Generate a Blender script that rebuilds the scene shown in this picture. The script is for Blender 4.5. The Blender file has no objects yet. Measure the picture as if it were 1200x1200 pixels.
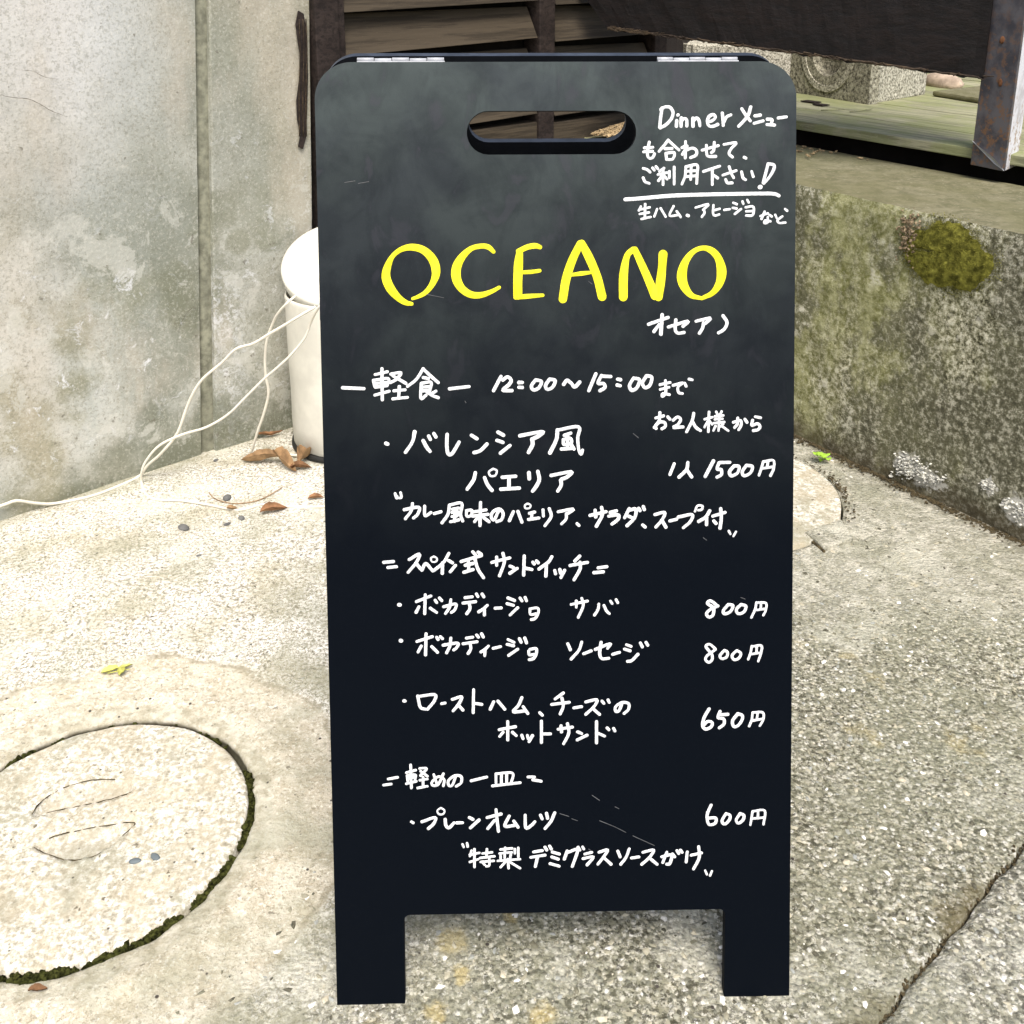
import bpy, bmesh, math, random
import numpy as np
from mathutils import Vector, noise
from mathutils.geometry import delaunay_2d_cdt
random.seed(7); rng = np.random.default_rng(7)
S = bpy.context.scene
COL = S.collection
# ------------------------------------------------------------ camera
H = 0.9916                     # camera height
PITCH = math.radians(16.0); F = 1.0        # focal length / picture width ; optical centre lies above the crop centre
cam = bpy.data.cameras.new('camera'); co = bpy.data.objects.new('camera', cam); COL.objects.link(co)
cam.sensor_width = 36; cam.lens = 36*F; cam.shift_y = -0.25; cam.clip_start = .02; cam.clip_end = 300
co.location = (0, 0, H); co.rotation_euler = (math.radians(90)-PITCH, 0, 0)
S.camera = co
# ------------------------------------------------------------ light
SUN_EL, SUN_AZ = math.radians(60), math.radians(172)      # azimuth clockwise from +Y : behind and right of the camera
w = bpy.data.worlds.new('World'); S.world = w; w.use_nodes = True
wn = w.node_tree; bg = wn.nodes['Background']
sky = wn.nodes.new('ShaderNodeTexSky'); sky.sky_type = 'NISHITA'; sky.sun_disc = False
sky.sun_elevation = SUN_EL; sky.sun_rotation = SUN_AZ; sky.air_density = 1.0; sky.dust_density = 4.0; sky.ozone_density = .6
wn.links.new(sky.outputs[0], bg.inputs[0]); bg.inputs[1].default_value = 0.125
sl = bpy.data.lights.new('sun', 'SUN'); sl.energy = 1.95; sl.angle = math.radians(26); sl.color = (1, .965, .905)
so = bpy.data.objects.new('sun', sl); COL.objects.link(so)
sd = Vector((math.sin(SUN_AZ)*math.cos(SUN_EL), math.cos(SUN_AZ)*math.cos(SUN_EL), math.sin(SUN_EL)))
so.rotation_euler = sd.to_track_quat('Z', 'Y').to_euler(); so.location = sd*10
S.view_settings.view_transform = 'Standard'; S.view_settings.look = 'None'
S.view_settings.exposure = 0.96; S.view_settings.gamma = 1; S.view_settings.use_curve_mapping = False
S.render.film_transparent = False

# ------------------------------------------------------------ measuring helpers
cp, sp_ = math.cos(PITCH), math.sin(PITCH)
CAM = np.array([0, 0, H])
def ray(x, y):
    u = (x-600)/1200; v = -(y-300)/1200
    return np.array([u, cp+v*sp_, -sp_+v*cp])
def gz(x, y, z=0.):
    r = ray(x, y); return CAM + r*(z-H)/r[2]
def pl(x, y, P0, n):
    r = ray(x, y); return CAM + r*np.dot(P0-CAM, n)/np.dot(r, n)
def dp(x, y, d):
    return CAM + ray(x, y)*d
def depth(P): return P[1]*cp-(P[2]-H)*sp_
def V3(*a): return np.array(a, float)
def unit(a): a = np.asarray(a, float); return a/np.linalg.norm(a)
UP = V3(0, 0, 1)

# ------------------------------------------------------------ object helpers
def tag(o, label=None, cat=None, group=None, kind=None):
    if label: o['label'] = label
    if cat: o['category'] = cat
    if group: o['group'] = group
    if kind: o['kind'] = kind
    return o
def thing(name, loc, label, cat, group=None):
    o = bpy.data.objects.new(name, None); COL.objects.link(o); o.location = loc; o.empty_display_size = .05
    return tag(o, label, cat, group)
def mobj(name, verts, faces, mat, parent=None, smooth=False, loc=None):
    """verts in world space; the object origin is the parent's (or loc)"""
    v = np.asarray(verts, float)
    off = np.zeros(3)
    if parent is not None:
        off = np.array(parent.location); q = parent.parent
        while q is not None: off = off+np.array(q.location); q = q.parent
    elif loc is not None: off = np.array(loc, float)
    me = bpy.data.meshes.new(name); me.from_pydata((v-off).tolist(), [], [tuple(int(i) for i in f) for f in faces]); me.update()
    if mat: me.materials.append(mat)
    if smooth: me.shade_smooth()
    o = bpy.data.objects.new(name, me); COL.objects.link(o)
    if parent is not None: o.parent = parent
    elif loc is not None: o.location = loc
    return o
def bev(o, off=.002, seg=2, ang=40):
    bm = bmesh.new(); bm.from_mesh(o.data)
    bmesh.ops.recalc_face_normals(bm, faces=bm.faces)
    es = [e for e in bm.edges if len(e.link_faces) == 2 and e.calc_face_angle(0) > math.radians(ang)]
    bmesh.ops.bevel(bm, geom=es, offset=off, segments=seg, profile=.6, affect='EDGES', clamp_overlap=True)
    bm.to_mesh(o.data); bm.free(); return o
def hexa(q, ext):
    """quad q (4 pts) swept by vector ext"""
    q = [np.asarray(a, float) for a in q]; v = q+[a+ext for a in q]
    return v, [(0,1,2,3),(7,6,5,4),(0,4,5,1),(1,5,6,2),(2,6,7,3),(3,7,4,0)]
def box(name, q, ext, mat, parent=None, b=.002, **k):
    v, f = hexa(q, ext); o = mobj(name, v, f, mat, parent, **k)
    return bev(o, b) if b else bev(o, .0001, 1)
def rough(o, cuts, amp, scale, seed=0):
    bm = bmesh.new(); bm.from_mesh(o.data)
    bmesh.ops.subdivide_edges(bm, edges=bm.edges[:], cuts=cuts, use_grid_fill=True)
    bm.normal_update()
    for v in bm.verts:
        v.co += v.normal*amp*noise.fractal(v.co*scale+Vector((seed, 0, 0)), 1, 2, 4)
    bm.to_mesh(o.data); bm.free(); return o
def tube(pts, r, n=8, closed=False):
    pts = [np.asarray(p, float) for p in pts]; V = []; Fc = []; m = len(pts); prev = None
    for i, p in enumerate(pts):
        t = unit(pts[min(i+1, m-1)]-pts[max(i-1, 0)])
        a = prev if prev is not None else (np.cross(t, UP) if abs(t[2]) < .9 else np.cross(t, V3(1,0,0)))
        a = unit(a-t*np.dot(a, t)); b = np.cross(t, a); prev = a
        rr = r[i] if hasattr(r, '__len__') else r
        for k in range(n):
            an = 2*math.pi*k/n; V.append(p+rr*(math.cos(an)*a+math.sin(an)*b))
    for i in range(m-1):
        for k in range(n):
            Fc.append((i*n+k, i*n+(k+1)%n, (i+1)*n+(k+1)%n, (i+1)*n+k))
    Fc.append(tuple(range(n))[::-1]); Fc.append(tuple((m-1)*n+k for k in range(n)))
    return V, Fc
def spline(P, sub=6):
    P = [np.asarray(p, float) for p in P]
    if len(P) < 3: return [P[0]+(P[-1]-P[0])*t for t in np.linspace(0, 1, 3)] if len(P) == 2 else P
    Q = [2*P[0]-P[1]]+P+[2*P[-1]-P[-2]]; out = []
    for i in range(1, len(Q)-2):
        for t in np.linspace(0, 1, sub, endpoint=False):
            a, b, c, d = Q[i-1], Q[i], Q[i+1], Q[i+2]
            out.append(.5*((2*b)+(c-a)*t+(2*a-5*b+4*c-d)*t*t+(3*b-a-3*c+d)*t**3))
    out.append(P[-1]); return out
def inpoly(x, y, poly):
    c = False; n = len(poly); j = n-1
    for i in range(n):
        xi, yi = poly[i][0], poly[i][1]; xj, yj = poly[j][0], poly[j][1]
        if (yi > y) != (yj > y) and x < (xj-xi)*(y-yi)/(yj-yi)+xi: c = not c
        j = i
    return c
def dist_poly(x, y, poly):
    P = np.asarray(poly)[:, :2]; A = P; B = np.roll(P, -1, 0); d = B-A; q = np.array([x, y])-A
    t = np.clip((q*d).sum(1)/((d*d).sum(1)+1e-12), 0, 1)
    return float(np.sqrt(((q-d*t[:, None])**2).sum(1)).min())
def sheet(pts, zf):
    r = delaunay_2d_cdt([Vector(p) for p in pts], [], [], 0, 1e-7)
    vs = [(p.x, p.y, zf(p.x, p.y)) for p in r[0]]
    return vs, [tuple(f) for f in r[2]]
def prism(loops, t, fr, name, mat, parent, bv=.0008):
    """outer loop + hole loops in (u,v); fr(u,v,w)->world, from w=0 to w=-t"""
    P = []; E = []
    for L in loops:
        s = len(P); P += [Vector(p) for p in L]; E += [(s+i, s+(i+1) % len(L)) for i in range(len(L))]
    r = delaunay_2d_cdt(P, E, [], 0, 1e-7); vs = r[0]; n = len(vs); tri = []
    for f in r[2]:
        c = sum((vs[i] for i in f), Vector((0, 0)))/len(f)
        if inpoly(c.x, c.y, loops[0]) and not any(inpoly(c.x, c.y, h) for h in loops[1:]): tri.append(tuple(f))
    cnt = {}
    for f in tri:
        for i in range(len(f)):
            a, b = f[i], f[(i+1) % len(f)]
            cnt[(a, b)] = 1
    side = [(a, b) for (a, b) in cnt if (b, a) not in cnt]
    V = [fr(p.x, p.y, 0) for p in vs]+[fr(p.x, p.y, -t) for p in vs]
    Fc = tri+[tuple(i+n for i in f[::-1]) for f in tri]+[(b, a, a+n, b+n) for a, b in side]
    o = mobj(name, V, Fc, mat, parent)
    return bev(o, bv, 2, 60) if bv else o
def blob(V, Fc, c, r, sub=1, jit=.25, squash=(1,1,1)):
    bm = ICO[sub]; s = len(V)
    a = rng.uniform(0, 6.28); ca, sa = math.cos(a), math.sin(a); k = 1+rng.uniform(-jit, jit, len(bm[0]))
    for i, p in enumerate(bm[0]):
        x, y, z = p*k[i]*np.asarray(squash)*r
        V.append((c[0]+x*ca-y*sa, c[1]+x*sa+y*ca, c[2]+z))
    Fc += [tuple(i+s for i in f) for f in bm[1]]
def _ico(n):
    b = bmesh.new(); bmesh.ops.create_icosphere(b, subdivisions=n, radius=1)
    r = ([np.array(v.co) for v in b.verts], [tuple(v.index for v in f.verts) for f in b.faces]); b.free(); return r
ICO = {1: _ico(1), 2: _ico(2), 3: _ico(3)}

# ------------------------------------------------------------ material helpers
class NT:
    def __init__(s, name):
        s.m = bpy.data.materials.new(name); s.m.use_nodes = True; s.t = s.m.node_tree; s.b = s.t.nodes['Principled BSDF']
        s.pos = s.n('ShaderNodeNewGeometry').outputs['Position']
    def n(s, ty, **k):
        o = s.t.nodes.new(ty)
        for a, b in k.items(): setattr(o, a, b)
        return o
    def put(s, sock, v):
        if hasattr(v, 'is_linked') or hasattr(v, 'links'): s.t.links.new(v, sock)
        elif v is not None:
            if isinstance(v, (tuple, list)) and len(v) == 3 and sock.type == 'RGBA': v = (*v, 1)
            sock.default_value = v
    def math(s, op, a, b=None, c=None, clamp=False):
        o = s.n('ShaderNodeMath', operation=op); o.use_clamp = clamp
        s.put(o.inputs[0], a)
        if b is not None: s.put(o.inputs[1], b)
        if c is not None: s.put(o.inputs[2], c)
        return o.outputs[0]
    def map(s, scale=(1,1,1), rot=(0,0,0), loc=(0,0,0), v=None):
        o = s.n('ShaderNodeMapping'); s.put(o.inputs['Vector'], v or s.pos); o.inputs['Scale'].default_value = scale
        o.inputs['Rotation'].default_value = rot; o.inputs['Location'].default_value = loc; return o.outputs[0]
    def noise(s, sc, det=4, ro=.6, v=None, dist=0):
        o = s.n('ShaderNodeTexNoise'); s.put(o.inputs['Vector'], v or s.pos)
        o.inputs['Scale'].default_value = sc; o.inputs['Detail'].default_value = det; o.inputs['Roughness'].default_value = ro
        o.inputs['Distortion'].default_value = dist; return o.outputs[0]
    def vor(s, sc, v=None, feat='F1', out='Distance', rnd=1):
        o = s.n('ShaderNodeTexVoronoi', feature=feat); s.put(o.inputs['Vector'], v or s.pos)
        o.inputs['Scale'].default_value = sc; o.inputs['Randomness'].default_value = rnd; return o.outputs[out]
    def ramp(s, f, stops, interp='LINEAR'):
        o = s.n('ShaderNodeValToRGB'); s.put(o.inputs[0], f); o.color_ramp.interpolation = interp
        e = o.color_ramp.elements
        while len(e) < len(stops): e.new(.5)
        for i, (p, c) in enumerate(stops):
            e[i].position = p; e[i].color = (*c, 1) if isinstance(c, (tuple, list)) else (c, c, c, 1)
        return o.outputs[0]
    def mix(s, f, a, b, mode='MIX'):
        o = s.n('ShaderNodeMix', data_type='RGBA', blend_type=mode); s.put(o.inputs[0], f); s.put(o.inputs[6], a); s.put(o.inputs[7], b)
        return o.outputs[2]
    def smooth(s, v, a, b):
        o = s.n('ShaderNodeMapRange', interpolation_type='SMOOTHSTEP'); s.put(o.inputs[0], v)
        o.inputs[1].default_value = a; o.inputs[2].default_value = b; return o.outputs[0]
    def xyz(s, v=None):
        o = s.n('ShaderNodeSeparateXYZ'); s.put(o.inputs[0], v or s.pos); return o.outputs
    def dist(s, c, v=None):
        o = s.n('ShaderNodeVectorMath', operation='DISTANCE'); s.put(o.inputs[0], v or s.pos); o.inputs[1].default_value = tuple(c); return o.outputs['Value']
    def bump(s, h, st=.5, d=.002, prev=None):
        o = s.n('ShaderNodeBump'); s.put(o.inputs['Height'], h); s.put(o.inputs['Strength'], st); o.inputs['Distance'].default_value = d
        if prev is not None: s.put(o.inputs['Normal'], prev)
        s.t.links.new(o.outputs[0], s.b.inputs['Normal']); return o.outputs[0]
    def done(s, col, ro=.8, spec=.3, metal=0):
        s.put(s.b.inputs['Base Color'], col); s.put(s.b.inputs['Roughness'], ro); s.b.inputs['Specular IOR Level'].default_value = spec
        s.put(s.b.inputs['Metallic'], metal); return s.m
def plain(name, c, ro=.6, var=.25, sc=30, spec=.4, metal=0, bump=.2):
    t = NT(name); f = t.noise(sc); g = t.noise(sc*.2, 2)
    c2 = tuple(x*(1-var) for x in c); c3 = tuple(min(1, x*(1+var)) for x in c)
    col = t.mix(t.smooth(f, .3, .7), c2, c3); col = t.mix(t.math('MULTIPLY', t.smooth(g, .4, .75), .4), col, c2)
    if bump: t.bump(t.noise(sc*3, 3), bump, .001)
    return t.done(col, ro, spec, metal)

# ------------------------------------------------------------ measured layout
MC = gz(100, 982)                                                  # manhole cover
_S = np.array([[198**2, -11286.], [-11286., 147**2]]); _L = np.linalg.cholesky(_S)
_t = np.linspace(0, 2*math.pi, 180, endpoint=False)
EP = np.array([gz(100+q[0], 982+q[1]) for q in (_L@np.vstack([np.cos(_t), np.sin(_t)])).T])[:, :2]
MC = np.array([*EP.mean(0), 0]); MS = 2*np.cov((EP-EP.mean(0)).T); MSi = np.linalg.inv(MS); MLc = np.linalg.cholesky(MS)
MR = math.sqrt(math.sqrt(np.linalg.det(MS)))
def rho(x, y):
    dx, dy = x-MC[0], y-MC[1]; return math.sqrt(MSi[0,0]*dx*dx+2*MSi[0,1]*dx*dy+MSi[1,1]*dy*dy)
def wob(a, j): return 1+j*noise.fractal(Vector((math.cos(a)*5, math.sin(a)*5, j*90)), 1, 2, 4)
def mring(r, n=260, j=0):
    return [tuple(MC[:2]+MLc@np.array([math.cos(a), math.sin(a)])*r*wob(a, j)) for a in np.linspace(0, 2*math.pi, n, endpoint=False)]
MLi = np.linalg.inv(MLc)
def rhoj(x, y, j):
    q = MLi@np.array([x-MC[0], y-MC[1]]); return math.hypot(*q)/wob(math.atan2(q[1], q[0]), j)
M2 = gz(852, 577); _e = gz(975, 570); M2R = np.linalg.norm(_e-M2)
J0 = gz(1200, 990); J1 = gz(1040, 1186); jd = unit(J1-J0); jn = V3(-jd[1], jd[0], 0)
if jn[0] < 0: jn = -jn                                             # towards lower right slab
def jside(x, y): return (x-J0[0])*jn[0]+(y-J0[1])*jn[1]+.004*noise.noise(Vector((x*25, y*25, 3)))
WL0 = V3(-.461, 2.114, 0); d1 = unit((.75, .662, 0)); n1 = V3(d1[1], -d1[0], 0)    # left wall, n1 towards viewer
a_, b_ = gz(930, 508), gz(1200, 635); dR = unit(b_-a_); nR = unit(V3(-dR[1], dR[0], 0)); 
if nR[1] < 0: nR = -nR                                             # nR points away from viewer
ZL = .548
def LW(x, y, off=0.): return pl(x, y, WL0+n1*off, n1)
RWc = pl(1109, 299, a_, nR)
SJ = float((LW(250, 420)-WL0)@d1)

# ------------------------------------------------------------ materials
def ground_mat(slab=False):
    t = NT('exposed_aggregate_concrete_slab' if slab else 'weathered_concrete_ground')
    X, Y, Z = t.xyz()
    big = t.noise(2.2, 4); med = t.noise(9, 5); fine = t.noise(190, 5, .75); grit = t.noise(480, 2, .6)
    vc = t.vor(190, out='Color'); vd = t.vor(190); vr = t.xyz(vc)[0]
    # cream sandy side
    sand = t.ramp(t.math('ADD', t.math('MULTIPLY', fine, .7), t.math('MULTIPLY', grit, .35)), [(.38, (.14,.125,.08)), (.455, (.36,.335,.26)), (.52, (.56,.53,.44)), (.57, (.86,.84,.78))])
    sand = t.mix(t.math('MULTIPLY', t.smooth(med, .47, .66), .6), sand, (.42,.385,.27))
    sand = t.mix(t.math('MULTIPLY', t.smooth(t.noise(150, 5, .8), .475, .40), .8), sand, (.11,.095,.06))
    sand = t.mix(t.math('MULTIPLY', t.smooth(t.noise(60, 5, .8), .48, .40), .4), sand, (.25,.225,.155))
    # aggregate side
    agg = t.ramp(vr, [(0, (.20,.20,.15)), (.2, (.31,.30,.23)), (.42, (.41,.40,.31)), (.62, (.49,.465,.36)), (.8, (.60,.575,.48)), (.93, (.80,.78,.70))], 'CONSTANT')
    agg = t.mix(t.math('MULTIPLY', t.smooth(vd, .35, .75), .8), agg, (.24,.23,.155))
    agg = t.mix(t.math('MULTIPLY', t.smooth(t.noise(120, 4, .75), .54, .62), .8), agg, (.74,.71,.60))
    agg = t.mix(t.math('MULTIPLY', t.smooth(t.noise(135, 4, .75), .50, .42), .85), agg, (.055,.05,.03))
    agg = t.mix(t.math('MULTIPLY', t.smooth(big, .45, .65), .35), agg, (.30,.31,.22))
    if slab:
        col = t.mix(.12, agg, (.46,.46,.42)); zone = None
    else:
        e = t.math('ADD', X, t.math('MULTIPLY', t.math('SUBTRACT', t.noise(3.5, 4), .5), .55))
        e = t.math('ADD', e, t.math('MULTIPLY', t.math('SUBTRACT', 1.15, Y), .28))
        zone = t.smooth(e, -.36, .12)
        col = t.mix(zone, sand, agg)
        # smoother grey cement at the foot of the right wall
        q = t.math('ADD', Y, t.math('MULTIPLY', t.math('SUBTRACT', t.noise(5, 4), .5), .5))
        far = t.math('MULTIPLY', t.smooth(q, 1.25, 1.6), t.smooth(X, .1, .3))
        col = t.mix(t.math('MULTIPLY', far, .75), col, t.mix(t.smooth(t.noise(40, 6, .75), .42, .62), (.34,.33,.26), (.66,.63,.53)))
        # cement collar round the manhole
        d = t.math('ADD', t.dist(MC), t.math('MULTIPLY', t.math('SUBTRACT', t.noise(7, 3), .5), .09))
        co_ = t.math('MULTIPLY', t.smooth(d, MR+.135, MR+.115), 1)
        cc = t.mix(t.smooth(t.noise(30, 6, .7), .35, .65), (.47,.41,.30), (.65,.60,.48))
        cc = t.mix(t.smooth(fine, .54, .62), cc, (.76,.73,.62))
        cc = t.mix(t.math('MULTIPLY', t.smooth(t.noise(160, 4, .8), .47, .40), .6), cc, (.18,.15,.09))
        col = t.mix(t.math('MULTIPLY', co_, .85), col, cc)
        ol = t.math('MULTIPLY', t.smooth(t.math('ABSOLUTE', t.math('SUBTRACT', d, MR+.121)), .007, .0), t.smooth(t.noise(12, 4), .35, .55))
        col = t.mix(t.math('MULTIPLY', ol, .55), col, (.20,.17,.10))
        rim = t.smooth(t.dist(MC), MR*1.17, MR*1.13)
        col = t.mix(t.math('MULTIPLY', rim, .6), col, t.mix(t.smooth(t.noise(55, 5), .4, .62), (.27,.25,.17), (.55,.52,.42)))
        dj = t.math('ADD', t.math('MULTIPLY', t.math('SUBTRACT', X, float(J0[0])), float(jn[0])), t.math('MULTIPLY', t.math('SUBTRACT', Y, float(J0[1])), float(jn[1])))
        dj = t.math('ADD', dj, t.math('MULTIPLY', t.math('SUBTRACT', t.noise(22, 4), .5), .05))
        col = t.mix(t.math('MULTIPLY', t.math('MULTIPLY', t.smooth(dj, -.035, .0), t.smooth(t.noise(7, 3), .42, .56)), .75), col, (.13,.105,.045))
        # yellow lichen spots
        ye = t.math('MULTIPLY', t.smooth(t.noise(11, 3, .5), .63, .70), zone)
        col = t.mix(t.math('MULTIPLY', ye, .28), col, (.55,.43,.16))
        for (px, py, r) in ((528, 1105, .022), (512, 1187, .016), (636, 1190, .018), (598, 1072, .012), (540, 1140, .012)):
            s_ = t.smooth(t.math('ADD', t.dist(gz(px, py)), t.math('MULTIPLY', t.math('SUBTRACT', t.noise(70, 4), .5), .03)), r, r*.3)
            col = t.mix(t.math('MULTIPLY', s_, .45), col, (.62,.48,.18))
        # dirt at foot of both walls
        wl = t.math('ABSOLUTE', t.math('ADD', t.math('MULTIPLY', t.math('SUBTRACT', X, float(WL0[0])), float(n1[0])), t.math('MULTIPLY', t.math('SUBTRACT', Y, float(WL0[1])), float(n1[1]))))
        wl = t.math('ADD', wl, t.math('MULTIPLY', t.math('SUBTRACT', t.noise(14, 4), .5), .05))
        col = t.mix(t.math('MULTIPLY', t.smooth(wl, .05, .0), .5), col, (.30,.28,.19))
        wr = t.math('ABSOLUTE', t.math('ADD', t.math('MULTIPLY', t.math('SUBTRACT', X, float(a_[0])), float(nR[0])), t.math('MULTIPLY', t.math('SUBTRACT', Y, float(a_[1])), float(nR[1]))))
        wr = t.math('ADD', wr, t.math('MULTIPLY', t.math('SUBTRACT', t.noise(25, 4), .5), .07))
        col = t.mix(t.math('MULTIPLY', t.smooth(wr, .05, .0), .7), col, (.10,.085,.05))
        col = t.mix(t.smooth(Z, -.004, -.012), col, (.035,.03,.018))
    # grey-green weather blotches and black pits
    gb_ = t.math('MULTIPLY', t.smooth(t.noise(4.0, 6, .68), .49, .63), .45)
    col = t.mix(gb_, col, (.27,.27,.185))
    col = t.mix(t.math('MULTIPLY', t.smooth(t.noise(6.5, 6, .7, t.map(loc=(7, 3, 1))), .54, .64), .4), col, (.66,.645,.54))
    if not slab:
        bd_ = t.math('MULTIPLY', t.smooth(t.math('ABSOLUTE', t.math('ADD', X, .24)), .22, .0), t.smooth(t.noise(9, 5, .65), .4, .6))
        col = t.mix(t.math('MULTIPLY', bd_, .5), col, (.25,.25,.17))
    col = t.mix(t.smooth(t.vor(34), .085, .05), col, (.07,.06,.05))
    col = t.mix(t.math('MULTIPLY', t.smooth(t.noise(75, 3), .66, .72), .7), col, (.12,.105,.075))
    h = t.math('ADD', t.math('MULTIPLY', fine, 1.0), t.math('MULTIPLY', t.math('SUBTRACT', 1, vd), .8 if zone is None else t.math('MULTIPLY', zone, .8)))
    n_ = t.bump(h, t.math('MULTIPLY_ADD', zone, .45, .5) if zone is not None else .95, .005); t.bump(t.noise(28, 5), .6, .008, n_)
    return t.done(col, .92, .2)
def lid_mat():
    t = NT('old_concrete_lid'); fine = t.noise(150, 5, .75); med = t.noise(14, 6, .7)
    col = t.ramp(fine, [(.34, (.24,.22,.165)), (.45, (.43,.40,.31)), (.53, (.58,.555,.47)), (.60, (.86,.84,.78))])
    col = t.mix(t.math('MULTIPLY', t.smooth(med, .45, .6), .6), col, (.46,.40,.29))
    col = t.mix(t.math('MULTIPLY', t.smooth(t.noise(9, 6, .7, dist=.5), .50, .62), .6), col, (.27,.27,.20))
    col = t.mix(t.math('MULTIPLY', t.smooth(t.noise(120, 5, .8), .475, .39), .5), col, (.20,.175,.12))
    col = t.mix(t.math('MULTIPLY', t.smooth(t.noise(11, 6, .7, t.map(loc=(3, 8, 1))), .48, .62), .45), col, (.33,.29,.20))
    col = t.mix(t.smooth(t.vor(55), .1, .06), col, (.10,.09,.07))
    col = t.mix(t.smooth(t.noise(60, 3), .67, .72), col, (.15,.13,.09))
    a = t.n('ShaderNodeAttribute'); a.attribute_name = 'hollow'; col = t.mix(t.math('MULTIPLY', a.outputs['Fac'], .35), col, (.36,.33,.26))
    n_ = t.bump(fine, .38, .0015); t.bump(t.noise(30, 5), .6, .006, n_)
    return t.done(col, .9, .2)
def wall_left_mat():
    t = NT('stained_rendered_concrete'); X, Y, Z = t.xyz()
    st = t.map((1, 1, .16)); v1 = t.noise(5, 5, .6, st); v2 = t.noise(2.6, 4, .55, t.map((1, 1, .3), loc=(3, 1, 0))); fine = t.noise(230, 4, .7); med = t.noise(16, 6, .65); blo = t.noise(6, 6, .6)
    col = t.ramp(v1, [(.3, (.26,.28,.25)), (.45, (.375,.395,.36)), (.58, (.47,.48,.45)), (.7, (.52,.515,.465))]
           )
    lowm = t.math('SUBTRACT', 1, t.smooth(Z, .15, .75))
    grn = t.math('MULTIPLY', t.smooth(blo, .44, .6), t.math('MULTIPLY_ADD', lowm, .6, .3))
    col = t.mix(grn, col, (.215,.22,.15))
    rt = t.smooth(t.math('ADD', X, t.math('MULTIPLY', t.math('SUBTRACT', t.noise(4, 4), .5), .35)), -.82, -.6)
    col = t.mix(t.math('MULTIPLY', rt, .6), col, (.215,.215,.155))
    col = t.mix(t.math('MULTIPLY', t.smooth(v2, .5, .68), .4), col, (.50,.42,.31))
    up_ = t.math('MULTIPLY', t.smooth(Z, .45, .85), t.smooth(X, -.6, -.78))
    col = t.mix(t.math('MULTIPLY', up_, .45), col, (.60,.60,.60))
    # white lime bloom low down, near the joint
    bl = t.noise(24, 8, .8, dist=.6); bm_ = t.noise(5, 3, .5, t.map(loc=(2, 7, 1)))
    rg = t.smooth(t.math('ADD', Z, t.math('MULTIPLY', t.math('SUBTRACT', bm_, .5), .7)), .72, .3)
    rg = t.math('MULTIPLY', rg, t.smooth(Z, .04, .12))
    lime = t.math('MULTIPLY', t.smooth(bl, .57, .64), rg)
    sj = t.math('ADD', t.math('MULTIPLY', t.math('SUBTRACT', X, float(WL0[0])), float(d1[0])), t.math('MULTIPLY', t.math('SUBTRACT', Y, float(WL0[1])), float(d1[1])))
    nj = t.smooth(t.math('ABSOLUTE', t.math('SUBTRACT', sj, SJ+.03)), .075, .0)
    nj = t.math('MULTIPLY', t.math('MULTIPLY', nj, t.smooth(Z, .46, .30)), t.smooth(t.noise(55, 6, .85), .47, .56))
    lime = t.math('MAXIMUM', lime, nj)
    col = t.mix(t.math('MULTIPLY', lime, .85), col, (.68,.69,.71))
    lime2 = t.math('MULTIPLY', t.smooth(t.vor(9, v=t.map(scale=(1,1,1), v=t.pos)), .28, .36), t.smooth(t.noise(3.1, 2), .5, .6))
    col = t.mix(t.math('MULTIPLY', lime2, .3), col, (.60,.60,.56))
    lace = t.math('MULTIPLY', t.smooth(t.math('ABSOLUTE', t.math('SUBTRACT', t.noise(11, 6, .7, dist=1.2), .5)), .03, .0), t.smooth(t.math('ADD', Z, t.math('MULTIPLY', bm_, .5)), .75, .55))
    col = t.mix(t.math('MULTIPLY', lace, .22), col, (.62,.60,.54))
    # damp dark foot
    foot = t.smooth(t.math('ADD', Z, t.math('MULTIPLY', t.math('SUBTRACT', med, .5), .12)), .1, .0)
    col = t.mix(t.math('MULTIPLY', foot, .45), col, (.22,.215,.14))
    col = t.mix(t.math('MULTIPLY', t.smooth(t.noise(150, 4, .8), .49, .41), .38), col, (.15,.145,.10))
    mac = t.math('MULTIPLY', t.smooth(t.noise(3.4, 6, .62, t.map(loc=(9, 2, 4))), .47, .62), t.math('MULTIPLY_ADD', lowm, .55, .2))
    col = t.mix(mac, col, (.135,.145,.10))
    pk = t.math('MULTIPLY', t.smooth(t.noise(7, 4, .6, t.map((1, 1, .35), loc=(4, 4, 4))), .5, .66), .4)
    col = t.mix(pk, col, (.48,.43,.35))
    pe = t.math('MULTIPLY', t.smooth(t.noise(8, 7, .72, t.map(loc=(2, 9, 6)), .4), .545, .585), t.smooth(t.math('ADD', Z, t.math('MULTIPLY', t.noise(3, 2), .4)), .95, .6))
    col = t.mix(t.math('MULTIPLY', pe, .5), col, (.52,.515,.46))
    col = t.mix(t.math('MULTIPLY', t.smooth(t.noise(170, 4, .8), .53, .61), .28), col, (.62,.60,.53))
    col = t.mix(t.math('MULTIPLY', t.smooth(t.noise(48, 3), .67, .73), .7), col, (.14,.13,.10))
    n_ = t.bump(fine, .45, .0015); t.bump(t.noise(12, 6), .5, .008, n_)
    return t.done(col, .88, .2)
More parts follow.
